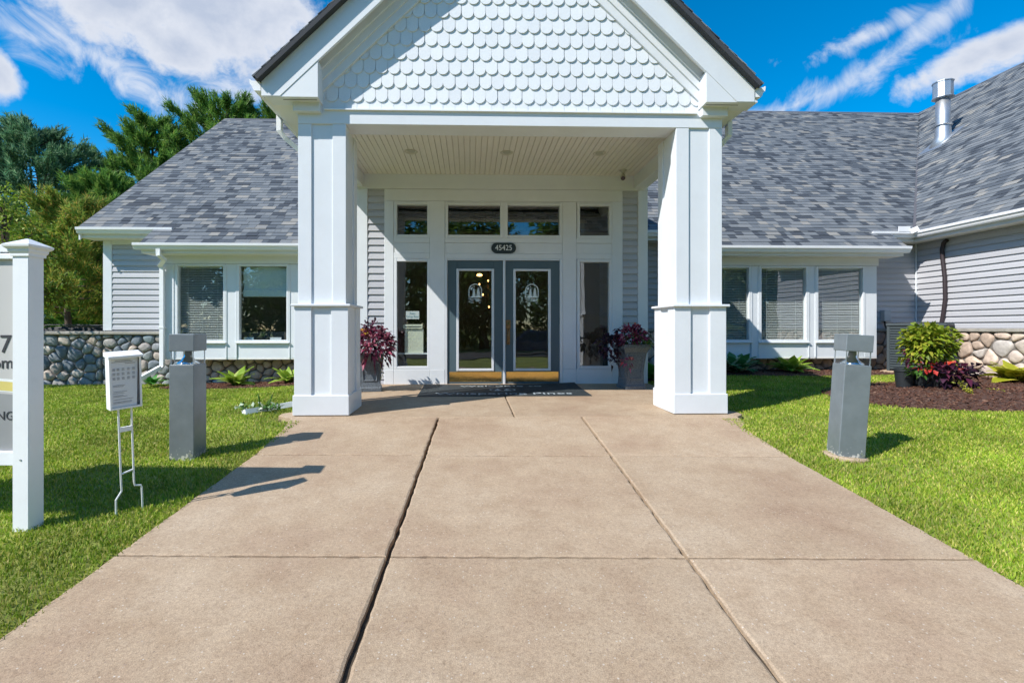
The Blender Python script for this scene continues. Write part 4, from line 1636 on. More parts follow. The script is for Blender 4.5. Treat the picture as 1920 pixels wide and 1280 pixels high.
# chandelier in the hall
chx, chy, chz = ax(915, 11.2), 11.2, az_(535, 11.2)
ch = thing('chandelier', 'warm glowing chandelier hanging inside the entrance hall', 'chandelier', (chx, chy, chz))
part('stem', MB().tube([(chx, chy, ZCEIL + .05), (chx, chy, chz - .25)], .01, 6), BRONZE, ch)
em_ = bpy.data.materials.new('warm_bulb')
n_, l_ = nodes_of(em_)
n_['Principled BSDF'].inputs['Emission Color'].default_value = (1, .55, .18, 1)
n_['Principled BSDF'].inputs['Emission Strength'].default_value = 5
for k, (dx, dz) in enumerate(((-.2, .02), (.0, .1), (.2, -.02), (-.12, -.22), (.12, -.25), (.02, -.5), (-.05, .42))):
    part('arm', MB().tube([(chx, chy, chz + dz - .1), (chx + dx, chy - .1, chz + dz - .03)], .006, 5), BRONZE, ch)
    part('bulb', MB().lathe([(.005, -.025), (.015, -.008), (.015, .008), (.005, .022)], 10, (chx + dx, chy - .1, chz + dz)), em_, ch, smooth=True)
CH2 = ax(899, 11.2)
part('shade', MB().lathe([(.05, -.02), (.07, .0), (.045, .03), (.01, .04)], 14, (CH2, chy, az_(516, 11.2))), em_, ch, smooth=True)

# cards on the table behind the second bay window
for px, w_ in ((467, 18), (517, 22)):
    xx, zz = at(px, 637, YB + .12)
    o = part('desk_card', MB().box(xx - w_ / 200, xx + w_ / 200, YB + .115, YB + .12, zz - .03, zz + .05), pm('blue_card', (.45, .62, .7), .6) if px < 500 else PAPER, None)
    tag(o, 'small pale blue card behind the glass of the shaded bay window' if px < 500 else 'wider white card behind the glass of the shaded bay window', 'card', 'cards on the bay window sill')

# ================================================================== PLANTS
def leaf_cloud(n, pos_fn, lmin, lmax, wr=.45, droop=.35, seed=0, name='leaves', up=.3):
    """n folded leaves: pos_fn(rng, n) -> positions (n,3), outward directions (n,3)"""
    rg = np.random.default_rng(seed)
    P, D = pos_fn(rg, n)
    D = D + rg.normal(0, .35, D.shape)
    D[:, 2] += up
    D /= np.linalg.norm(D, axis=1)[:, None] + 1e-9
    L = rg.uniform(lmin, lmax, n)[:, None]
    upv = np.array([0, 0, 1.0]) + rg.normal(0, .45, D.shape)
    S = np.cross(D, upv)
    S /= np.linalg.norm(S, axis=1)[:, None] + 1e-9
    N = np.cross(S, D)
    dr = droop * rg.uniform(.4, 1.4, n)[:, None]
    b = P
    m = P + D * L * .5 + N * L * .06
    lft = P + D * L * .42 + S * L * wr * .5 + N * L * .1
    rgt = P + D * L * .42 - S * L * wr * .5 + N * L * .1
    tip = P + D * L - np.array([0, 0, 1.0]) * L * dr
    V = np.stack([b, lft, m, rgt, tip], 1).reshape(-1, 3)
    k = np.arange(n)[:, None] * 5
    Fi = np.concatenate([k + np.array([[0, 2, 1]]), k + np.array([[0, 3, 2]]), k + np.array([[1, 2, 4]]), k + np.array([[2, 3, 4]])], 1).reshape(-1, 3)
    return np_mesh(name, V, Fi, 3)


def dome(c, r, zlo=-.2, fill=.35):
    def f(rg, n):
        d = rg.normal(0, 1, (n, 3))
        d[:, 2] = np.abs(d[:, 2]) * rg.choice([1, 1, zlo / 1.0 if zlo < 0 else 1], n)
        d /= np.linalg.norm(d, axis=1)[:, None]
        rad = rg.uniform(fill, 1, (n, 1)) ** .5
        return np.array(c) + d * rad * np.array(r), d
    return f


def leafm(name, a, b, c=None, tr=.25, rough=.5):
    st = [(0, a), (.6, b), (1, c or b)]
    return ramp_mat(name, st, 'island', rough, .4, .2, 30, 0, transl=tr)


L_PURPLE = leafm('coleus_burgundy', (.03, .006, .018), (.10, .016, .045), (.22, .05, .09))
L_PINK = leafm('coleus_pink', (.2, .025, .07), (.42, .08, .16), (.55, .24, .27), .35)
L_BLACKP = leafm('dark_potato_vine', (.012, .006, .014), (.035, .012, .03), (.08, .03, .06))
L_LIME = leafm('lime_coleus', (.13, .2, .012), (.24, .32, .02), (.42, .4, .05), .35)
L_GREEN = leafm('green_leaf', (.03, .09, .012), (.06, .16, .02), (.12, .22, .03))
L_RED = leafm('red_bloom', (.45, .02, .02), (.6, .05, .03), (.6, .12, .05))
L_ORANGE = leafm('orange_coleus', (.5, .1, .015), (.5, .25, .03), (.4, .36, .05))
L_JENNY = leafm('creeping_jenny', (.2, .22, .02), (.34, .33, .03), (.42, .4, .06))
L_MAPLE = leafm('tree_leaf', (.05, .11, .015), (.1, .19, .025), (.18, .27, .04), .5)
L_YELLOW = leafm('yellow_green_leaf', (.1, .19, .015), (.19, .3, .025), (.32, .38, .05), .4)
L_WHITE = leafm('white_edge_leaf', (.5, .55, .45), (.6, .64, .55), (.1, .25, .05))
POTM = pm('speckled_pot', (.115, .135, .155), .45, var=.9, scale=110, bump=.5, bscale=90)


def urn(loc, label, h=.69, wb=.33, wt=.44):
    t = thing('planter_urn', label, 'planter', loc, (0, 0, math.radians(8)), 'tall speckled planters beside the doors')
    prof = [(wb / 2 * 1.414, 0), (wb / 2 * 1.414, .05), (wb / 2 * 1.3, .065), (wb / 2 * 1.24, .12), (wb / 2 * 1.2, h * .45), (wt / 2 * 1.12, h * .8), (wt / 2 * 1.4, h * .93), (wt / 2 * 1.414, h), (wt / 2 * 1.25, h), (wt / 2 * 1.2, h - .06)]
    b = MB().lathe(prof, 4)
    part('body', b, POTM, t, world=False)
    for k in range(4):
        a = k * math.pi / 2
        w0, w1 = wb * .30, wt * .31
        y0, y1 = -(wb / 2 * .87), -(wt / 2 * .80)
        fr_ = MB()
        for (x0, z0), (x1, z1) in (((-w0, .16), (-w1, h * .8)), ((w0, .16), (w1, h * .8)), ((-w0, .16), (w0, .16)), ((-w1, h * .8), (w1, h * .8))):
            def yy(z):
                return y0 + (y1 - y0) * max(0, (z - .16) / (h * .64)) ** 1.6
            pts = [(x0 + (x1 - x0) * s_, yy(z0 + (z1 - z0) * s_), z0 + (z1 - z0) * s_) for s_ in np.linspace(0, 1, 7)]
            fr_.tube(pts, .012, 6)
        o = part('panel_frame', fr_, POTM, t, world=False)
        o.rotation_euler = (0, 0, a)
    return t


def plant(name, label, cat, base, parts_, stems=6, group=None):
    t = thing(name, label, cat, base, group=group)
    mb = MB()
    for k in range(stems):
        a = k * 2.4
        mb.tube([(base[0] + .04 * math.cos(a), base[1] + .04 * math.sin(a), base[2] - .05), (base[0] + .12 * math.cos(a), base[1] + .12 * math.sin(a), base[2] + .2)], .008, 5)
    part('stem', mb, L_GREEN, t)
    for nm, me, m in parts_:
        o = link(nm, me, m, t)
        o['kind'] = 'stuff'
    return t


PL = (ax(695, 7.42), 7.42, porch_z(7.42))
PRt = (ax(1183, 7.55), 7.55, porch_z(7.55))
urn(PL, 'tall speckled dark planter holding the round burgundy coleus', .56, .33, .40)
urn(PRt, 'tall speckled dark planter holding the red and purple trailing mix')
b = (PL[0], PL[1], PL[2] + .55)
plant('coleus_plant', 'bushy burgundy coleus with orange leaves in a dark planter', 'plant', b, [
    ('foliage', leaf_cloud(330, dome((b[0] + .06, b[1] - .05, b[2] + .12), (.30, .27, .30), -.5), .07, .14, .55, .5, 31), L_PURPLE),
    ('foliage', leaf_cloud(210, dome((b[0] + .08, b[1] - .12, b[2] + .10), (.26, .22, .26), -.4), .07, .13, .5, .5, 32), L_PINK),
    ('foliage', leaf_cloud(60, dome((b[0] + .02, b[1], b[2] + .38), (.16, .15, .16), -.1), .05, .09, .5, .3, 33), L_PURPLE),
    ('foliage', leaf_cloud(45, dome((b[0] - .12, b[1] - .1, b[2] + .26), (.13, .12, .11), -.3), .06, .1, .5, .4, 34), L_ORANGE),
    ('trailing_vine', leaf_cloud(60, lambda rg, n: (np.stack([b[0] + .2 + rg.normal(0, .012, n), b[1] - .16 + rg.normal(0, .012, n), b[2] - .38 * rg.uniform(0, 1, n)], 1), rg.normal(0, 1, (n, 3))), .015, .03, .7, .2, 35), L_JENNY)])
b = (PRt[0], PRt[1], PRt[2] + .67)
plant('mixed_annuals', 'red and purple annuals with dark trailing vine in a planter', 'plant', b, [
    ('foliage', leaf_cloud(170, dome((b[0] - .06, b[1] - .06, b[2] + .1), (.24, .2, .2), -.2), .06, .13, .5, .4, 41), L_PURPLE),
    ('foliage', leaf_cloud(150, dome((b[0] - .02, b[1] - .14, b[2] + .12), (.22, .16, .19), -.2), .06, .11, .5, .4, 42), L_PINK),
    ('foliage', leaf_cloud(130, dome((b[0] + .08, b[1] - .1, b[2] + .06), (.22, .2, .14), -.2), .05, .1, .5, .4, 43), L_GREEN),
    ('foliage', leaf_cloud(45, dome((b[0] + .18, b[1] - .1, b[2] + .02), (.1, .1, .08), -.5), .03, .06, .6, .3, 44), L_JENNY),
    ('trailing_vine', leaf_cloud(130, dome((b[0] - .36, b[1] - .08, b[2] + .0), (.2, .16, .16), -.7), .06, .11, .7, .6, 45), L_BLACKP),
    ('trailing_vine', leaf_cloud(36, dome((b[0] - .3, b[1] - .1, b[2] - .24), (.08, .08, .07), -.7), .05, .09, .7, .6, 46), L_BLACKP),
    ('trailing_vine', leaf_cloud(26, dome((b[0] - .12, b[1] - .2, b[2] - .26), (.08, .07, .08), -.7), .05, .09, .6, .6, 47), L_PINK),
    ('bloom', leaf_cloud(18, dome((b[0] + .06, b[1] - .05, b[2] + .3), (.045, .045, .03), -.5), .03, .05, .9, .1, 48), L_RED)])

# hostas: every leaf a piece
HL = {}
vs, fs = [], []
nl = 7
for i in range(nl + 1):
    t = i / nl
    w = .5 * math.sin(math.pi * min(1, t * 1.02) ** .75) * .62 + .012
    zc = .32 * t - .42 * t * t
    for k, sx in enumerate((-1, -.5, 0, .5, 1)):
        vs.append((sx * w, t, zc + abs(sx) * .12 * w * 1.4 - (abs(sx) == 1) * .03))
for i in range(nl):
    for k in range(4):
        a = i * 5 + k
        fs.append((a, a + 1, a + 6, a + 5))
HME = MB().add(vs, fs)
inner_f = [i for i, f in enumerate(HME.f) if (i % 4) in (1, 2)]


def hosta_mat(name, c0, c1):
    m = bpy.data.materials.new(name)
    n, l = nodes_of(m)
    bs = n['Principled BSDF']
    bs.inputs['Roughness'].default_value = .45
    tcn = n.new('ShaderNodeTexCoord')
    sp = n.new('ShaderNodeSeparateXYZ')
    l.new(tcn.outputs['Generated'], sp.inputs[0])
    sb_ = n.new('ShaderNodeMath')
    sb_.operation = 'SUBTRACT'
    l.new(sp.outputs[0], sb_.inputs[0])
    sb_.inputs[1].default_value = .5
    ab = n.new('ShaderNodeMath')
    ab.operation = 'ABSOLUTE'
    l.new(sb_.outputs[0], ab.inputs[0])
    nz = n.new('ShaderNodeTexNoise')
    nz.inputs['Scale'].default_value = 9
    l.new(tcn.outputs['Generated'], nz.inputs['Vector'])
    ad = n.new('ShaderNodeMath')
    ad.operation = 'MULTIPLY_ADD'
    l.new(nz.outputs['Fac'], ad.inputs[0])
    ad.inputs[1].default_value = .22
    l.new(ab.outputs[0], ad.inputs[2])
    cr = n.new('ShaderNodeValToRGB')
    cr.color_ramp.elements[0].position = .36
    cr.color_ramp.elements[1].position = .44
    cr.color_ramp.elements[0].color = c0 + (1,)
    cr.color_ramp.elements[1].color = c1 + (1,)
    l.new(ad.outputs[0], cr.inputs[0])
    l.new(cr.outputs[0], bs.inputs['Base Color'])
    trn = n.new('ShaderNodeBsdfTranslucent')
    l.new(cr.outputs[0], trn.inputs['Color'])
    ms = n.new('ShaderNodeMixShader')
    ms.inputs[0].default_value = .25
    l.new(bs.outputs[0], ms.inputs[1])
    l.new(trn.outputs[0], ms.inputs[2])
    l.new(ms.outputs[0], n['Material Output'].inputs['Surface'])
    return m


H_VAR = hosta_mat('hosta_white_edged', (.06, .24, .08), (.62, .72, .58))
H_LIME = hosta_mat('hosta_lime', (.26, .40, .04), (.45, .52, .13))
H_YEL = hosta_mat('hosta_gold', (.32, .34, .02), (.5, .46, .06))
H_GRN = hosta_mat('hosta_green', (.05, .22, .03), (.07, .25, .04))


def hosta(px, py, Y, label, m, n=20, L=.26, wid=1.0, seed=0, zoff=0.0):
    x = ax(px, Y)
    z = float(ground_z(x, Y)) + .03 + zoff
    t = thing('hosta', label, 'plant', (x, Y, z))
    if m.name not in HL:
        HL[m.name] = HME.mesh('leaf')
    rg = random.Random(seed)
    for k in range(n):
        a = k * 2.399 + rg.uniform(-.3, .3)
        f = k / n
        el = math.radians(58 - 50 * f + rg.uniform(-9, 9))
        s = L * rg.uniform(.8, 1.2)
        o = link('leaf', HL[m.name], m, t, world=False, smooth=True)
        o.scale = (s * 1.0 * wid, s, s)
        o.rotation_euler = (el, rg.uniform(-.25, .25), a)
        o.location = (.03 * math.cos(a + 1.57), .03 * math.sin(a + 1.57), .02)
    return t


hosta(1380, 700, 9.3, 'white edged hosta beside the right porch column', H_VAR, 34, .4, 1.0, 1)
hosta(1484, 702, 9.35, 'lime hosta under the middle of the right bay windows', H_LIME, 26, .38, .8, 2)
hosta(1908, 708, 7.9, 'golden broad leaved hosta against the wing stone base', H_YEL, 20, .44, 1.0, 3)
hosta(1226, 712, 8.9, 'dark green hosta between the entry and right column', H_GRN, 12, .42, 1.0, 4)
hosta(442, 712, 9.3, 'lime hosta below the shaded bay window', H_LIME, 30, .38, .62, 5)
hosta(541, 710, 9.35, 'lime hosta half hidden by the left porch column', H_LIME, 26, .34, .62, 6)
hosta(284, 708, 9.6, 'green hosta behind the bay downspout foot', H_GRN, 14, .24, .8, 7)
wp_ = plant('variegated_groundcover', 'green and white leaved plant flattened along the lawn downspout', 'plant', (ax(492, 5.9), 5.9, .0), [
    ('foliage', leaf_cloud(90, lambda rg, n: (np.stack([ax(492, 5.9) + rg.uniform(-.24, .22, n), 5.86 + rg.normal(0, .05, n) + rg.uniform(-.02, .02, n), .02 + rg.uniform(0, .07, n)], 1), rg.normal(0, 1, (n, 3))), .04, .08, .6, .2, 61), L_GREEN),
    ('foliage', leaf_cloud(24, lambda rg, n: (np.stack([ax(492, 5.9) + rg.uniform(-.3, .2, n), 5.82 + rg.normal(0, .04, n), .03 + rg.uniform(0, .06, n)], 1), rg.normal(0, 1, (n, 3))), .05, .09, .6, .2, 62), L_WHITE)], stems=3)

# ================================================================== MULCH
def chips(n, area_fn, zf, seed, smin=.012, smax=.05):
    rg = np.random.default_rng(seed)
    P = area_fn(rg, n)
    n = len(P)
    Z = zf(P[:, 0], P[:, 1]) + rg.uniform(.0, .018, n)
    L = rg.uniform(smin, smax, n)[:, None]
    a = rg.uniform(0, 2 * math.pi, n)
    D = np.stack([np.cos(a), np.sin(a), rg.normal(0, .25, n)], 1)
    S = np.stack([-np.sin(a), np.cos(a), rg.normal(0, .3, n)], 1)
    C = np.concatenate([P, Z[:, None]], 1)
    w = L * rg.uniform(.15, .4, n)[:, None]
    V = np.stack([C - D * L / 2 - S * w / 2, C + D * L / 2 - S * w * .3, C + D * L / 2 + S * w * .4, C - D * L / 2 + S * w / 2], 1)
    V = np.concatenate([V, V[:, :1] * 0 + (C + np.array([0, 0, .007]))[:, None]], 1).reshape(-1, 3)
    k = np.arange(n)[:, None] * 5
    Fi = np.concatenate([k + np.array([[0, 1, 4]]), k + np.array([[1, 2, 4]]), k + np.array([[2, 3, 4]]), k + np.array([[3, 0, 4]])], 1).reshape(-1, 3)
    return np_mesh('mulch_chips', V, Fi, 3)


ICX, ICY, IRX, IRY = 7.05, 6.72, 1.95, 1.12


def island_r(x, y):
    dx, dy = x - ICX, y - ICY
    return np.sqrt((dx / IRX) ** 2 + (dy / IRY) ** 2) * (1 + .06 * np.sin(3 * np.arctan2(dy, dx)))


def island_z(x, y):
    return ground_z(x, y) + .02 + .13 * np.clip(1 - island_r(x, y), 0, 1) ** .8


def bed_front(x):
    # front edge of the planting beds along the house
    return np.where(x < 0, 8.95 + .06 * np.sin(x * 2.1), 8.92 + .08 * np.sin(x * 1.7))


def in_bed(x, y):
    left = (x < -2.0) & (x > -5.7) & (y > bed_front(x))
    right = (x > 2.95) & (x < 9.4) & (y > bed_front(x))
    wing = (x > 8.25 + .12 * np.sin(y * 2.3)) & (y > 4.6) & (x < 9.4)
    return left | right | wing


def bed_z(x, y):
    return ground_z(x, y) + .03


def patch(name, x0, x1, y0, y1, inside, zf, label, step=.08):
    xs, ys = np.arange(x0, x1 + step, step), np.arange(y0, y1 + step, step)
    X, Y = np.meshgrid(xs, ys)
    Z = zf(X, Y)
    I = inside(X, Y)
    Z = np.where(I, Z, ground_z(X, Y) - .03)
    idx = np.arange(X.size).reshape(X.shape)
    fq_ = np.stack([idx[:-1, :-1], idx[:-1, 1:], idx[1:, 1:], idx[1:, :-1]], -1).reshape(-1, 4)
    keep = I.ravel()[fq_].any(1)
    o = link(name, np_mesh(name, np.stack([X, Y, Z], -1).reshape(-1, 3), fq_[keep], 4), MULCHB, smooth=True)
    tag(o, label, kind='structure')
    return o


patch('mulch_bed', -5.9, -1.9, 8.7, 10.0, in_bed, bed_z, 'brown mulch bed below the left bay')
patch('mulch_bed', 2.9, 9.4, 4.4, 10.0, in_bed, bed_z, 'brown mulch bed along the right bay and wing')
patch('mulch_mound', ICX - 2.3, ICX + 2.3, ICY - 1.4, ICY + 1.4, lambda x, y: island_r(x, y) < 1, island_z, 'mounded brown mulch island on the right lawn')


def area_sample(x0, x1, y0, y1, inside):
    def f(rg, n):
        p = np.stack([rg.uniform(x0, x1, n), rg.uniform(y0, y1, n)], 1)
        return p[inside(p[:, 0], p[:, 1])]
    return f


for nm, n, ar, zf, sd_ in (('left', 9000, area_sample(-5.8, -2, 8.8, 9.95, in_bed), bed_z, 71), ('right', 22000, area_sample(2.95, 9.4, 4.6, 9.95, in_bed), bed_z, 72),
                           ('island', 12000, area_sample(ICX - 2.3, ICX + 2.3, ICY - 1.4, ICY + 1.4, lambda x, y: island_r(x, y) < 1.02), island_z, 73)):
    o = link('mulch_chips', chips(n, ar, zf, sd_), MULCH)
    tag(o, {'left': 'shredded bark chips under the left bay', 'right': 'shredded bark chips along the right bay', 'island': 'shredded bark chips on the mulch island'}[nm], 'mulch', kind='stuff')

# ================================================================== LAWN
def grass(n, seed):
    rg = np.random.default_rng(seed)
    # more blades close to the camera
    Y = 1.2 + 9.0 * rg.uniform(0, 1, n) ** 1.25
    side = rg.uniform(0, 1, n) < .5
    X = np.where(side, -1.7 - rg.uniform(0, 1, n) * (Y * .95 + 1.6), 2.4 + rg.uniform(0, 1, n) * (Y * 1.1 + 1.4))
    ok = ~on_walk(X, Y, -rg.uniform(0, 1, n) ** 3 * .045) & ~in_bed(X, Y) & (island_r(X, Y) > .98) & (Y < 9.98) & (X < 9.3) & ~((X < XLC) & (Y > 9.9))
    thin = .5 + .25 * np.sin(X * 3.1 + 1.3 * np.sin(Y * 2.3)) + .25 * np.sin(Y * 4.3 + 1.7 * np.sin(X * 1.9))
    ok &= rg.uniform(0, 1, n) < .62 + .6 * thin
    X, Y = X[ok], Y[ok]
    n = len(X)
    Z = ground_z(X, Y) + .002
    patchy = .75 + .5 * np.sin(X * 2.3 + np.sin(Y * 1.7)) * np.sin(Y * 2.9 + X)
    H = rg.uniform(.012, .031, n) * (.9 + .2 * patchy)
    Wd = (.0016 + .00055 * Y) * rg.uniform(.7, 1.3, n)
    a = rg.uniform(0, 2 * math.pi, n)
    la = rg.uniform(0, 2 * math.pi, n)
    le = rg.uniform(.1, .95, n) * H
    S = np.stack([np.cos(a), np.sin(a), np.zeros(n)], 1) * Wd[:, None]
    B = np.stack([X, Y, Z], 1)
    Ld = np.stack([np.cos(la), np.sin(la), np.zeros(n)], 1)
    Mid = B + Ld * (le * .35)[:, None] + np.array([0, 0, 1.0]) * (H * .6)[:, None]
    Tip = B + Ld * le[:, None] + np.array([0, 0, 1.0]) * H[:, None]
    V = np.stack([B - S, B + S, Mid + S * .8, Mid - S * .8, Tip], 1).reshape(-1, 3)
    k = np.arange(n)[:, None] * 5
    Fi = np.concatenate([k + np.array([[0, 1, 2]]), k + np.array([[0, 2, 3]]), k + np.array([[3, 2, 4]])], 1).reshape(-1, 3)
    return np_mesh('grass', V, Fi, 3)


gr = link('grass', grass(620000, 81), GRASS)
tag(gr, 'short sunlit grass blades of the mown lawn', 'grass', kind='stuff')

# ================================================================== BOLLARDS
def bollard(loc, rz, tilt_, label, base):
    from mathutils import Euler
    t = thing('bollard_light', label, 'bollard', loc, (tilt_[0], tilt_[1], rz), 'square bollard lights beside the walk')
    s = .102
    H, g0, g1 = 1.06, .80, .915
    part('post', MB().box(-s, s, -s, s, -.06, g0, .004), BOLL, t, world=False)
    part('cap', MB().box(-s - .002, s + .002, -s - .002, s + .002, g1, H, .004), BOLL, t, world=False)
    q = s - .004
    mb = MB()
    for a, b in (((-q, -q), (q, -q)), ((q, -q), (q, q)), ((q, q), (-q, q)), ((-q, q), (-q, -q))):
        mb.add([(a[0], a[1], g0), (b[0], b[1], g0), (b[0], b[1], g1), (a[0], a[1], g1)], [(0, 1, 2, 3)])
    part('lens', mb, LENS, t, world=False)
    part('reflector', MB().lathe([(.092, g0 + .001), (.088, g0 + .012), (.055, g0 + .035), (.033, g0 + .07), (.028, g1)], 24), CHROME, t, world=False, smooth=True)
    for sx in (-1, 1):
        for sy in (-1, 1):
            part('corner_rod', MB().box(sx * (q - .004), sx * (q - .01), sy * (q - .004), sy * (q - .01), g0, g1), STEEL, t, world=False)
    if base:
        part('footing', MB().lathe([(.17, -.08), (.17, .0), (.155, .012)], 24), CONC, t, world=False)
    part('screw', MB().tube([(.07, -s - .003, .05), (.07, -s + .01, .05)], .012, 10), STEEL, t, world=False)
    part('screw', MB().tube([(.085, -s - .003, .035), (.085, -s + .01, .035)], .012, 10), STEEL, t, world=False)
    return t


bxl, byl = ax(340, 4.16) , 4.26
bollard((ax(340, 4.16), 4.26, float(ground_z(-2.4, 4.26)) + .0), math.radians(1), (0, 0), 'upright grey square bollard light beside the brochure stand', False)
bxr = ax(1589, 4.05)
bollard((bxr + .06, 4.15, float(ground_z(3.2, 4.15)) + .005), math.radians(-12), (0, math.radians(3.6)), 'leaning grey square bollard light near the mulch island', True)

# ================================================================== BROCHURE STAND
WIRE = pm('white_wire', (.8, .82, .83), .4)
bsY = 3.2
bs = thing('brochure_stand', 'white wire lawn stand holding a lidded flyer box', 'brochure stand', (ax(240, bsY), bsY, float(ground_z(-2.25, bsY))), (math.radians(5), math.radians(-3), math.radians(52)))


def bpart(name, mb, m, par=bs):
    return part(name, mb, m, par, world=False)


LG = .016
bpart('leg', MB().tube([(-.035, 0, .74), (-.032, 0, .2), (-.03, 0, .16), (-.062, 0, .11), (-.065, 0, -.05)], .0058, 8), WIRE)
bpart('leg', MB().tube([(.035, 0, .74), (.038, 0, .2), (.042, 0, .175), (.075, 0, .165), (.08, 0, .15), (.083, 0, -.05)], .0058, 8), WIRE)
bpart('cross_bar', MB().box(-.034, .034, -.006, .006, .545, .575), WIRE)
bpart('cross_bar', MB().tube([(-.033, 0, .27), (.037, 0, .285)], .006, 8), WIRE)
BZ0, BZ1 = .70, 1.03
bx_ = bpart('box', MB().box(-.085, .085, .028, .034, BZ0, BZ1).box(-.085, -.08, -.03, .028, BZ0, BZ1).box(.08, .085, -.03, .028, BZ0, BZ1).box(-.08, .08, -.03, .028, BZ0, BZ0 + .006)
            .box(-.085, -.074, -.036, -.03, BZ0, BZ1).box(.074, .085, -.036, -.03, BZ0, BZ1).box(-.074, .074, -.036, -.03, BZ0, BZ0 + .012), WIRE)
bpart('lid', MB().prism([(-.054, BZ1 - .006), (-.054, BZ1 + .008), (.04, BZ1 + .026), (.04, BZ1 + .0)], -.092, .092, 'x'), WIRE)
fl = bpart('flyer', MB().add([(-.072, -.026, BZ0 + .012), (.058, -.026, BZ0 + .012), (.072, -.02, BZ1 - .01), (-.072, -.026, BZ1 - .006)], [(0, 1, 2, 3)]), PAPER)
ink = MB()
rg = random.Random(4)
for zz, a, b in ((.305, -.05, .03), (.296, -.07, .04), (.285, .0, .055)):
    ink.box(a, b, -.0275, -.0268, BZ0 + zz, BZ0 + zz + .0025)
for i in range(3):
    for xx in (-.066, -.044, -.018, .01, .038):
        for j in range(3):
            ink.box(xx, xx + .014, -.0275, -.0268, BZ0 + .255 - i * .028 - j * .006, BZ0 + .2572 - i * .028 - j * .006)
for zz in (.15, .142, .11, .1, .085, .078, .06, .045, .038):
    ink.box(-.066, -.066 + rg.uniform(.05, .11), -.0275, -.0268, BZ0 + zz, BZ0 + zz + .002)
part('print', ink, pm('grey_print', (.22, .23, .26), .8), fl, world=False)
bpart('window_film', MB().add([(-.074, -.033, BZ0 + .012), (.074, -.033, BZ0 + .012), (.074, -.033, BZ1 - .006), (-.074, -.033, BZ1 - .006)], [(0, 1, 2, 3)]), LENS)

# ================================================================== SIGN
sgx, sgy = ax(55, 2.97), 2.97
sgz = float(ground_z(sgx, sgy))
sg = thing('community_sign', 'white post sign with grey panel and yellow swoosh on the lawn', 'sign', (sgx - .05, sgy + .05, sgz), (0, 0, math.radians(-3)))


def spart(name, mb, m, par=sg):
    return part(name, mb, m, par, world=False)


def SZ(py):
    return az_(py, sgy) - sgz


VINYL = pm('white_vinyl', (.80, .82, .85), .4, var=.02, dirt=.08)
zc = SZ(468)
spart('post', MB().box(-.05, .05, -.05, .05, -.1, zc, .003), VINYL)
spart('post_cap', MB().add([(sx * w, sy * w, z) for w, z in ((.058, zc - .05), (.058, zc - .035), (.066, zc - .02), (.066, zc - .01), (.082, zc + .005), (.084, zc + .018), (.008, zc + .06)) for sx, sy in ((-1, -1), (1, -1), (1, 1), (-1, 1))],
      [(i * 4 + k, i * 4 + (k + 1) % 4, i * 4 + 4 + (k + 1) % 4, i * 4 + 4 + k) for i in range(6) for k in range(4)] + [(24, 25, 26, 27), (3, 2, 1, 0)]), VINYL)
spart('post', MB().box(-1.75, -1.65, -.05, .05, -.1, zc, .003), VINYL)
spart('post_cap', MB().add([(-1.7 + sx * w, sy * w, z) for w, z in ((.058, zc - .05), (.066, zc - .02), (.084, zc + .018), (.008, zc + .06)) for sx, sy in ((-1, -1), (1, -1), (1, 1), (-1, 1))],
      [(i * 4 + k, i * 4 + (k + 1) % 4, i * 4 + 4 + (k + 1) % 4, i * 4 + 4 + k) for i in range(3) for k in range(4)] + [(12, 13, 14, 15), (3, 2, 1, 0)]), VINYL)
zt_, zb_ = SZ(461), SZ(868)
spart('rail', MB().box(-1.649, -.0505, -.03, .03, SZ(475), zt_, .004), VINYL)
spart('rail', MB().box(-1.649, -.0505, -.036, .036, SZ(488), SZ(478), .004), VINYL)
spart('rail', MB().box(-1.649, -.0505, -.036, .036, zb_, SZ(842), .004), VINYL)
for zz in (SZ(475), SZ(856)):
    spart('bolt', MB().tube([(0.002, -.053, zz), (.002, -.045, zz)], .006, 8), STEEL)
PG = pm('sign_light_grey', (.50, .49, .48), .5, var=.02)
pnl = spart('sign_panel', MB().box(-1.649, -.0505, -.012, .012, SZ(841.5), SZ(488.5)), PG)


def zswoosh(x, c):
    return c + .00 - .16 * (x + .05) ** 2 * 1.0 + .10 * (-.05 - x)


def swoosh(name, z_hi, z_lo, m, y):
    mb = MB()
    xs = np.linspace(-1.645, -.053, 24)
    vs_ = [(float(x), y, z_hi(float(x))) for x in xs] + [(float(x), y, z_lo(float(x))) for x in xs]
    n = len(xs)
    mb.add(vs_, [(i, i + 1, n + i + 1, n + i) for i in range(n - 1)])
    return part(name, mb, m, pnl, world=False)


SW_W, SW_Y, SW_D = pm('sign_white', (.75, .77, .78), .5), pm('sign_yellow', (.62, .52, .16), .5), pm('sign_dark_grey', (.27, .275, .285), .5)
zA = SZ(711)
swoosh('white_stripe', lambda x: zswoosh(x, zA), lambda x: zswoosh(x, SZ(735)) - .02 * (x + .05) * 0, SW_W, -.0125)
swoosh('yellow_stripe', lambda x: zswoosh(x, SZ(716)), lambda x: zswoosh(x, SZ(733)), SW_Y, -.0132)
swoosh('dark_field', lambda x: zswoosh(x, SZ(739)), lambda x: SZ(841), SW_D, -.0128)
for body, pxr, py, size in (('7', 23, 646, .155), ('om', 27, 680, .105), ('ING', 28.5, 778, .075)):
    me = text_mesh(body, size, 'lettering', .001, align='RIGHT')
    me.transform(Matrix.Rotation(math.pi / 2, 4, 'X'))
    link('lettering', me, INK, pnl, world=False, loc=(ax(pxr, sgy) - (sgx - .05) - .04, -.0145, SZ(py)))

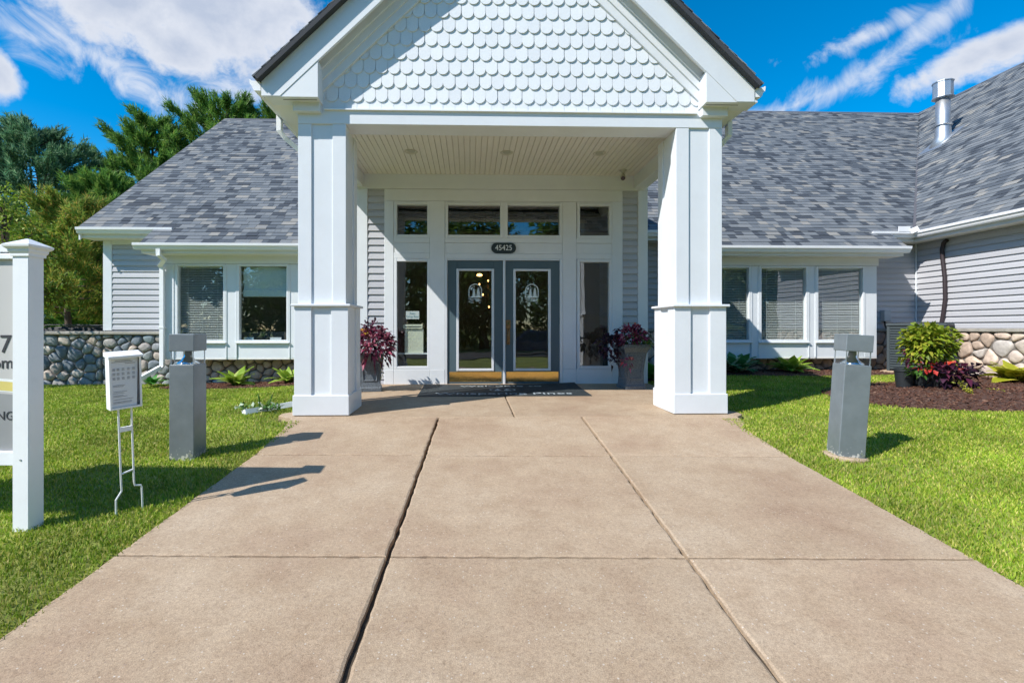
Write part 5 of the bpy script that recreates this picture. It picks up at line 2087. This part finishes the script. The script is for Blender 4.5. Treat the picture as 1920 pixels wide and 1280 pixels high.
# ================================================================== AC CONDENSER
acx, acy = ax(1725, 9.25), 9.25
ac = thing('air_conditioner', 'grey louvred air conditioning condenser in the house corner', 'air conditioner', (acx, acy, float(ground_z(acx, acy)) + .03), (0, 0, math.radians(38)))
ACM = pm('condenser_grey', (.04, .055, .063), .6, var=.05)
ACD = pm('condenser_dark', (.03, .035, .04), .7)
h_ = .43
part('pad', MB().box(-.52, .52, -.52, .52, -.06, .03, .01), CONC, ac, world=False)
part('coil', MB().box(-h_ + .03, h_ - .03, -h_ + .03, h_ - .03, .03, .9), ACD, ac, world=False)
for sx in (-1, 1):
    for sy in (-1, 1):
        part('corner_post', MB().box(sx * h_, sx * (h_ - .05), sy * h_, sy * (h_ - .05), .03, .9, .006), ACM, ac, world=False)
part('top_panel', MB().box(-h_ - .012, h_ + .012, -h_ - .012, h_ + .012, .9, .955, .012), ACM, ac, world=False)
part('fan_grille', MB().lathe([(.36, .955), (.36, .975), (.1, .985), (.02, .985)], 24), ACD, ac, world=False)
for k in range(4):
    lv = MB()
    for i in range(17):
        z = .07 + i * .049
        lv.prism([(-h_ - .004, z), (-h_ + .02, z + .012), (-h_ + .02, z + .038), (-h_ - .004, z + .032)], -h_ + .05, h_ - .05, 'x')
    o = part('louvre_panel', lv, ACM, ac, world=False)
    o.rotation_euler = (0, 0, k * math.pi / 2)

# ================================================================== POTTED TOWER ON THE MULCH ISLAND
tx_, ty_ = ax(1738, 6.95), 6.95
tz_ = float(island_z(np.array(tx_), np.array(ty_)))
for nm, dx, dy, r_, lab in (('a', .05, 0.0, .26, 'black round nursery pot holding the lime coleus'), ('b', -.30, .05, .12, 'small slate pot tucked left of the black pot')):
    t = thing('garden_pot', lab, 'plant pot', (tx_ + dx, ty_ + dy, tz_ - .03))
    part('body', MB().lathe([(r_ * .72, 0), (r_ * .78, .02), (r_ * .95, .24), (r_ * 1.04, .25), (r_ * 1.04, .29), (r_ * .95, .29), (r_ * .9, .25)], 22), pm('pot_black', (.02, .024, .028), .45), t, world=False, smooth=False)
    part('soil', MB().lathe([(r_ * .93, .24), (r_ * .5, .26)], 22), MULCHB, t, world=False)
b = (tx_ + .02, ty_, tz_ + .25)


def boxcloud(c, r_):
    def f(rg, n):
        p = rg.uniform(-1, 1, (n, 3))
        d = p / (np.linalg.norm(p, axis=1)[:, None] + .01)
        p[:, :2] *= (1 - .12 * np.abs(p[:, 2:3]))
        return np.array(c) + p * np.array(r_), d
    return f


plant('coleus_tower', 'tall lime green coleus above red blooms and dark vine', 'plant', b, [
    ('foliage', leaf_cloud(900, boxcloud((b[0] - .04, b[1] - .02, b[2] + .36), (.24, .23, .22)), .055, .11, .6, .45, 91, up=.15), L_LIME),
    ('foliage', leaf_cloud(330, dome((b[0] - .10, b[1] - .04, b[2] + .42), (.24, .22, .25), -.6), .06, .12, .6, .4, 191), L_LIME),
    ('foliage', leaf_cloud(260, dome((b[0] + .10, b[1] - .04, b[2] + .38), (.24, .22, .25), -.6), .06, .12, .6, .4, 192), L_LIME),
    ('foliage', leaf_cloud(60, boxcloud((b[0] - .22, b[1] - .1, b[2] + .16), (.17, .14, .1)), .05, .1, .6, .4, 92), L_PURPLE),
    ('bloom', leaf_cloud(60, boxcloud((b[0] - .08, b[1] - .22, b[2] + .06), (.3, .1, .06)), .04, .08, .8, .2, 93), L_RED),
    ('trailing_vine', leaf_cloud(210, boxcloud((b[0] + .16, b[1] - .2, b[2] - .06), (.30, .16, .14)), .06, .13, .75, .5, 94), L_BLACKP),
    ('trailing_vine', leaf_cloud(70, boxcloud((b[0] + .1, b[1] - .28, b[2] - .02), (.24, .1, .1)), .06, .12, .7, .5, 95), L_PURPLE),
    ('trailing_vine', leaf_cloud(150, lambda rg, n: (lambda s: (np.stack([b[0] + .1 - .1 * s ** 2 + rg.normal(0, .025, n), b[1] - .3 - .3 * s + rg.normal(0, .02, n), np.maximum(b[2] - .1 - .22 * s, island_z(np.full(n, b[0]), b[1] - .3 - .3 * s) + .01) + rg.uniform(0, .03, n)], 1), rg.normal(0, 1, (n, 3))))(rg.uniform(0, 1, n)), .018, .035, .8, .2, 96), L_JENNY),
    ('trailing_vine', leaf_cloud(50, lambda rg, n: (lambda s: (np.stack([b[0] + .3 + .32 * s, b[1] - .25 - .2 * s + rg.normal(0, .02, n), island_z(b[0] + .3 + .32 * s, b[1] - .25 - .2 * s) + .01], 1), rg.normal(0, 1, (n, 3))))(rg.uniform(0, 1, n)), .015, .03, .8, .2, 97), L_JENNY),
    ('foliage', leaf_cloud(60, boxcloud((b[0] - .3, b[1] - .16, b[2] - .0), (.12, .1, .07)), .05, .09, .6, .4, 98), L_GREEN)], stems=7)

# ================================================================== TREES
PINE_G = ramp_mat('pine_needles', [(0, (.06, .16, .035)), (.4, (.11, .25, .045)), (.8, (.18, .33, .055)), (1, (.28, .36, .08))], 'island', .6, .3, .3, .9, 0, transl=.42)
PINE_B = ramp_mat('pine_needles_blue', [(0, (.05, .14, .075)), (.4, (.095, .22, .11)), (.8, (.16, .29, .15)), (1, (.26, .35, .2))], 'island', .6, .3, .3, .9, 0, transl=.42)
PINE_Y = ramp_mat('pine_needles_autumn', [(0, (.1, .22, .04)), (.4, (.2, .34, .05)), (.75, (.38, .4, .07)), (1, (.6, .38, .1))], 'island', .6, .3, .3, .9, 0, transl=.42)


def pine(base, H, R, low, label, m, seed, n_branch=95, tuft=.24, group='pines behind the clubhouse', lean=0.0, per=18):
    rg = np.random.default_rng(seed)
    t = thing('pine_tree', label, 'tree', base, group=group)
    n = 9
    tr = [(lean * (i / n) ** 2 * H + .1 * math.sin(i * 1.3 + seed), .1 * math.cos(i * 1.7 + seed), H * i / n - (.3 if i == 0 else 0)) for i in range(n + 1)]
    part('trunk', MB().tube(tr, [.19 * (1 - .93 * i / n) * H / 9 + .01 for i in range(n + 1)], 9), BARK, t, world=False, smooth=True)
    br = MB()
    P, D = [], []
    for k in range(n_branch):
        f = low + (1 - low) * (k + .5) / n_branch
        z0 = H * f
        i = min(n - 1, int(f * n))
        a0 = np.array(tr[i]) + (np.array(tr[i + 1]) - np.array(tr[i])) * (f * n - i)
        az0 = k * 2.399 + rg.uniform(-.4, .4)
        prof = (1 - (f - low) / (1 - low)) ** .5 * (.6 + .4 * min(1, (f - low) / (1 - low) / .18))
        L = R * prof * rg.uniform(.62, 1.12) + .25
        rise = rg.uniform(.15, .5) + .5 * (f - .3)
        d = np.array([math.cos(az0), math.sin(az0), 0])
        pts = [a0 + d * L * s + np.array([0, 0, L * (rise * s * .55 + .22 * s * s - .1 * math.sin(3 * s))]) for s in (0, .35, .7, 1)]
        br.tube([tuple(p) for p in pts], [.035 * H / 9 * (1 - .8 * s) * (.4 + .6 * prof) + .006 for s in (0, .35, .7, 1)], 5, cap=False)
        nt_ = max(5, int(per * (L / R) + 4))
        for q in range(nt_):
            s = .28 + .72 * rg.uniform(0, 1) ** .7
            j = min(2, int(s / .35)) if s < .7 else 2
            s0, s1 = (0, .35, .7, 1)[j], (0, .35, .7, 1)[j + 1]
            p = pts[j] + (pts[j + 1] - pts[j]) * ((s - s0) / (s1 - s0))
            side = rg.normal(0, 1, 3)
            side[2] = abs(side[2]) * .45
            off_ = side / np.linalg.norm(side) * L * .30 * (1.15 - s) * rg.uniform(.2, 1)
            tip = p + off_ + d * L * .06
            nsub = 5
            for e in range(nsub):
                P.append(tip + rg.normal(0, .12, 3) * np.array([1, 1, .7]))
                D.append(d * .7 + off_ * .8 + np.array([0, 0, .75]))
    part('branch', br, BARK, t, world=False)
    P, D = np.array(P), np.array(D)
    D /= np.linalg.norm(D, axis=1)[:, None]
    nn, m_ = 17, len(P)
    V = D[:, None, :] * .9 + rg.normal(0, .5, (m_, nn, 3))
    V /= np.linalg.norm(V, axis=2)[:, :, None]
    L = tuft * rg.uniform(.6, 1.15, (m_, nn, 1))
    S = np.cross(V, rg.normal(0, 1, (m_, nn, 3)))
    S /= np.linalg.norm(S, axis=2)[:, :, None]
    w = tuft * .075
    B = P[:, None, :] + D[:, None, :] * rg.uniform(-.7, .8, (m_, nn, 1)) * tuft
    vs_ = np.stack([B - S * w, B + S * w, B + V * L], 2).reshape(-1, 3)
    fi = np.arange(len(vs_)).reshape(-1, 3)
    o = link('crown', np_mesh('crown', vs_, fi, 3), m, t, world=False)
    o['kind'] = 'stuff'
    return t


GL = -.2


def px_base(px, Y):
    return (ax(px, Y), Y, GL)


def px_h(py, Y, px=900):
    return az_(py, Y, px) - GL


pine(px_base(70, 21), px_h(258, 21), 3.6, .1, 'blue green pine standing tall behind the sign post', PINE_B, 101, 110, .28, per=13)
pine(px_base(290, 25), px_h(240, 25), 4.0, .1, 'broad green pine rising over the left roof slope', PINE_G, 102, 120, .3, per=13)
pine(px_base(425, 26), px_h(205, 26), 4.8, .1, 'tallest green pine above the left roof ridge', PINE_G, 103, 120, .3, per=13)
pine(px_base(540, 27), px_h(208, 27), 4.8, .1, 'green pine half hidden behind the porch gable', PINE_G, 104, 100, .3, per=14)
pine(px_base(195, 20), px_h(350, 20), 2.6, .08, 'green pine beside the left gable edge', PINE_G, 105, 90, .28, per=13)
pine(px_base(128, 15.5), px_h(395, 15.5), 2.2, .3, 'yellowing pine behind the stone garden wall', PINE_Y, 106, 46, .2, per=18)


def broadleaf(base, H, R, label, m, seed, n=4200, leaf=(.1, .2), group=None, low=.3):
    rg = np.random.default_rng(seed)
    t = thing('leafy_tree', label, 'tree', base, group=group)
    part('trunk', MB().tube([(0, 0, -.3), (.05, .03, H * .3), (-.05, .05, H * .6), (0, 0, H * .9)], [H * .028, H * .022, H * .013, .01], 9), BARK, t, world=False, smooth=True)
    br = MB()
    cs_ = []
    for k in range(16):
        a = k * 2.399
        f = low + (1 - low) * (k + .5) / 16
        rr = R * math.sin(math.pi * min(.97, (.22 + .75 * (f - low) / (1 - low)))) * rg.uniform(.55, .95)
        c = np.array([math.cos(a) * rr * .7, math.sin(a) * rr * .7, H * (f * .92 + .03)])
        br.tube([(0, 0, H * f * .7), tuple(c * np.array([.5, .5, 1]) - np.array([0, 0, H * .06])), tuple(c)], [H * .01, H * .007, .008], 5)
        cs_.append((c, R * rg.uniform(.3, .5)))
    part('branch', br, BARK, t, world=False)

    def f(rg_, n_):
        i = rg_.integers(0, len(cs_), n_)
        C = np.array([c for c, _ in cs_])[i]
        Rr = np.array([r for _, r in cs_])[i][:, None]
        d = rg_.normal(0, 1, (n_, 3))
        d /= np.linalg.norm(d, axis=1)[:, None]
        return C + d * Rr * rg_.uniform(.25, 1.05, (n_, 1)) ** .6 * np.array([1, 1, .8]), d
    o = link('crown', leaf_cloud(n, f, leaf[0], leaf[1], .6, .4, seed, 'crown'), m, t, world=False)
    o['kind'] = 'stuff'
    return t


broadleaf((ax(8, 11.5), 11.5, -.2), px_h(352, 11.5), 1.3, 'small yellow green tree behind the sign panel', L_YELLOW, 111, 3000, (.06, .12))
broadleaf((-9.3, 8.9, -.15), 3.0, .7, 'small evergreen shrub hidden behind the sign panel', L_GREEN, 112, 900, (.06, .12))
# trees across the road, seen mirrored in the glass
i = 0
for x, y, H, R in ((-15, -21, 10, 4.4), (-7, -24, 12, 5), (1, -22, 10.5, 4.6), (8, -25, 12, 5), (16, -22, 10, 4.6), (25, -24, 11, 5), (-24, -24, 11, 5),
                   (-19, -31, 13, 5.5), (-3, -32, 13, 5.5), (12, -33, 14, 6), (29, -32, 13, 6), (-34, -28, 12, 5.5), (37, -26, 12, 5.5)):
    broadleaf((x, y, -.65), H, R, 'round green leafy tree across the road', L_MAPLE, 120 + i, 4200, (.4, .75), 'trees across the road', .06)
    i += 1

# ================================================================== NEIGHBOUR HOUSE AND CARS
nh = thing('neighbour_house', 'distant pale blue sided house beyond the pines', 'house', (ax(150, 34), 34, GL))
NB = pm('neighbour_siding', (.45, .52, .56), .6, var=.05)
wl_ = part('wall', MB().box(-7, 7, 0, 7, -.2, 3.1), NB, nh, world=False)
for k in range(13):
    part('siding_board', MB().prism([(-.03, .15 + k * .22), (-.03, .17 + k * .22), (0.001, .36 + k * .22), (0.001, .15 + k * .22)], -7, 7, 'x'), NB, wl_, world=False)
part('roof', MB().prism([(-.6, 3.0), (3.5, 5.6), (7.6, 3.0), (7.6, 3.15), (3.5, 5.8), (-.6, 3.15)], -7.5, 7.5, 'x'), ROOFD, nh, world=False)
for xw in (-4.5, -1.2, 2.4, 5.2):
    w_ = part('window', MB().box(xw - .6, xw + .6, -.06, .02, .9, 2.3, .02), WHITE, nh, world=False)
    part('glass_pane', MB().box(xw - .5, xw + .5, -.07, -.05, 1.0, 2.2), pm('far_glass', (.05, .07, .08), .1), w_, world=False)


def car(loc, rz, paint, label, grp=None):
    t = thing('parked_car', label, 'car', loc, (0, 0, rz), grp)
    # side outline (x along length, z up) lofted across the width with tumblehome
    low_ = [(-2.2, .32), (-2.25, .6), (-2.15, .82), (-1.2, .92), (1.3, .93), (2.1, .86), (2.25, .62), (2.2, .3)]
    cab = [(-1.25, .9), (-.55, 1.38), (.1, 1.47), (.9, 1.44), (1.55, 1.22), (1.95, .9)]

    def loft(poly, wl0, wl1, zlo, zhi):
        mb = MB()
        secs = []
        for y, s in ((-1, 1.0), (-.93, 1.0), (0, 1.03), (.93, 1.0), (1, 1.0)):
            ring = []
            for x, z in poly:
                w = wl0 + (wl1 - wl0) * (z - zlo) / (zhi - zlo)
                k = .985 if abs(y) == 1 else 1.0
                ring.append((x * k, y * w, zlo + (z - zlo) * (.985 if abs(y) == 1 else s if abs(y) < .5 else 1)))
            secs.append(ring)
        n = len(poly)
        vs_ = [v for r_ in secs for v in r_]
        fs_ = [tuple(range(n)), tuple(range(5 * n - 1, 4 * n - 1, -1))]
        for i_ in range(4):
            for k in range(n):
                k2 = (k + 1) % n
                fs_.append((i_ * n + k, i_ * n + k2, (i_ + 1) * n + k2, (i_ + 1) * n + k))
        return mb.add(vs_, fs_)
    part('body', loft(low_, .9, .88, .3, .93), paint, t, world=False)
    part('cabin', loft(cab, .86, .66, .9, 1.47), paint, t, world=False)
    gd = pm('car_glass', (.02, .025, .03), .06)
    for s in (-1, 1):
        part('side_window', MB().add([(-.98, s * .852, .97), (.25, s * .852, .97), (.25, s * .705, 1.37), (-.45, s * .715, 1.33)], [(0, 1, 2, 3)]).add([(.33, s * .852, .97), (1.5, s * .852, .97), (1.25, s * .74, 1.27), (.33, s * .705, 1.37)], [(0, 1, 2, 3)]), gd, t, world=False)
        part('roof_rail', MB().tube([(-.4, s * .62, 1.44), (-.2, s * .62, 1.5), (.8, s * .62, 1.5), (1.1, s * .62, 1.43)], .016, 6), ACD, t, world=False)
        for xw in (-1.38, 1.38):
            wh = part('wheel', MB().tube([(xw, s * .7, .32), (xw, s * .91, .32)], .32, 22), BLACK, t, world=False)
            part('rim', MB().tube([(xw, s * .9, .32), (xw, s * .922, .32)], .2, 14), STEEL, wh, world=False)
        part('headlight', MB().box(-2.22, -2.12, s * .55, s * .82, .62, .74, .02), CHROME, t, world=False)
        part('tail_light', MB().box(2.16, 2.25, s * .6, s * .84, .66, .8, .02), L_RED, t, world=False)
    part('windscreen', MB().add([(-1.26, -.74, .95), (-1.26, .74, .95), (-.6, .6, 1.365), (-.6, -.6, 1.365)], [(0, 1, 2, 3)]), gd, t, world=False)
    return t


PAINTK = pm('black_paint', (.008, .009, .011), .4, var=.02, spec=.3)
PAINTB = pm('blue_paint', (.02, .035, .1), .25, var=.02, coat=1.0)
car((ax(140, 13.2), 13.2, -.42), math.radians(4), PAINTK, 'black car parked behind the stone garden wall')
car((3.6, -12.6, -.6), 0, PAINTB, 'dark blue car parked on the road facing the clubhouse')
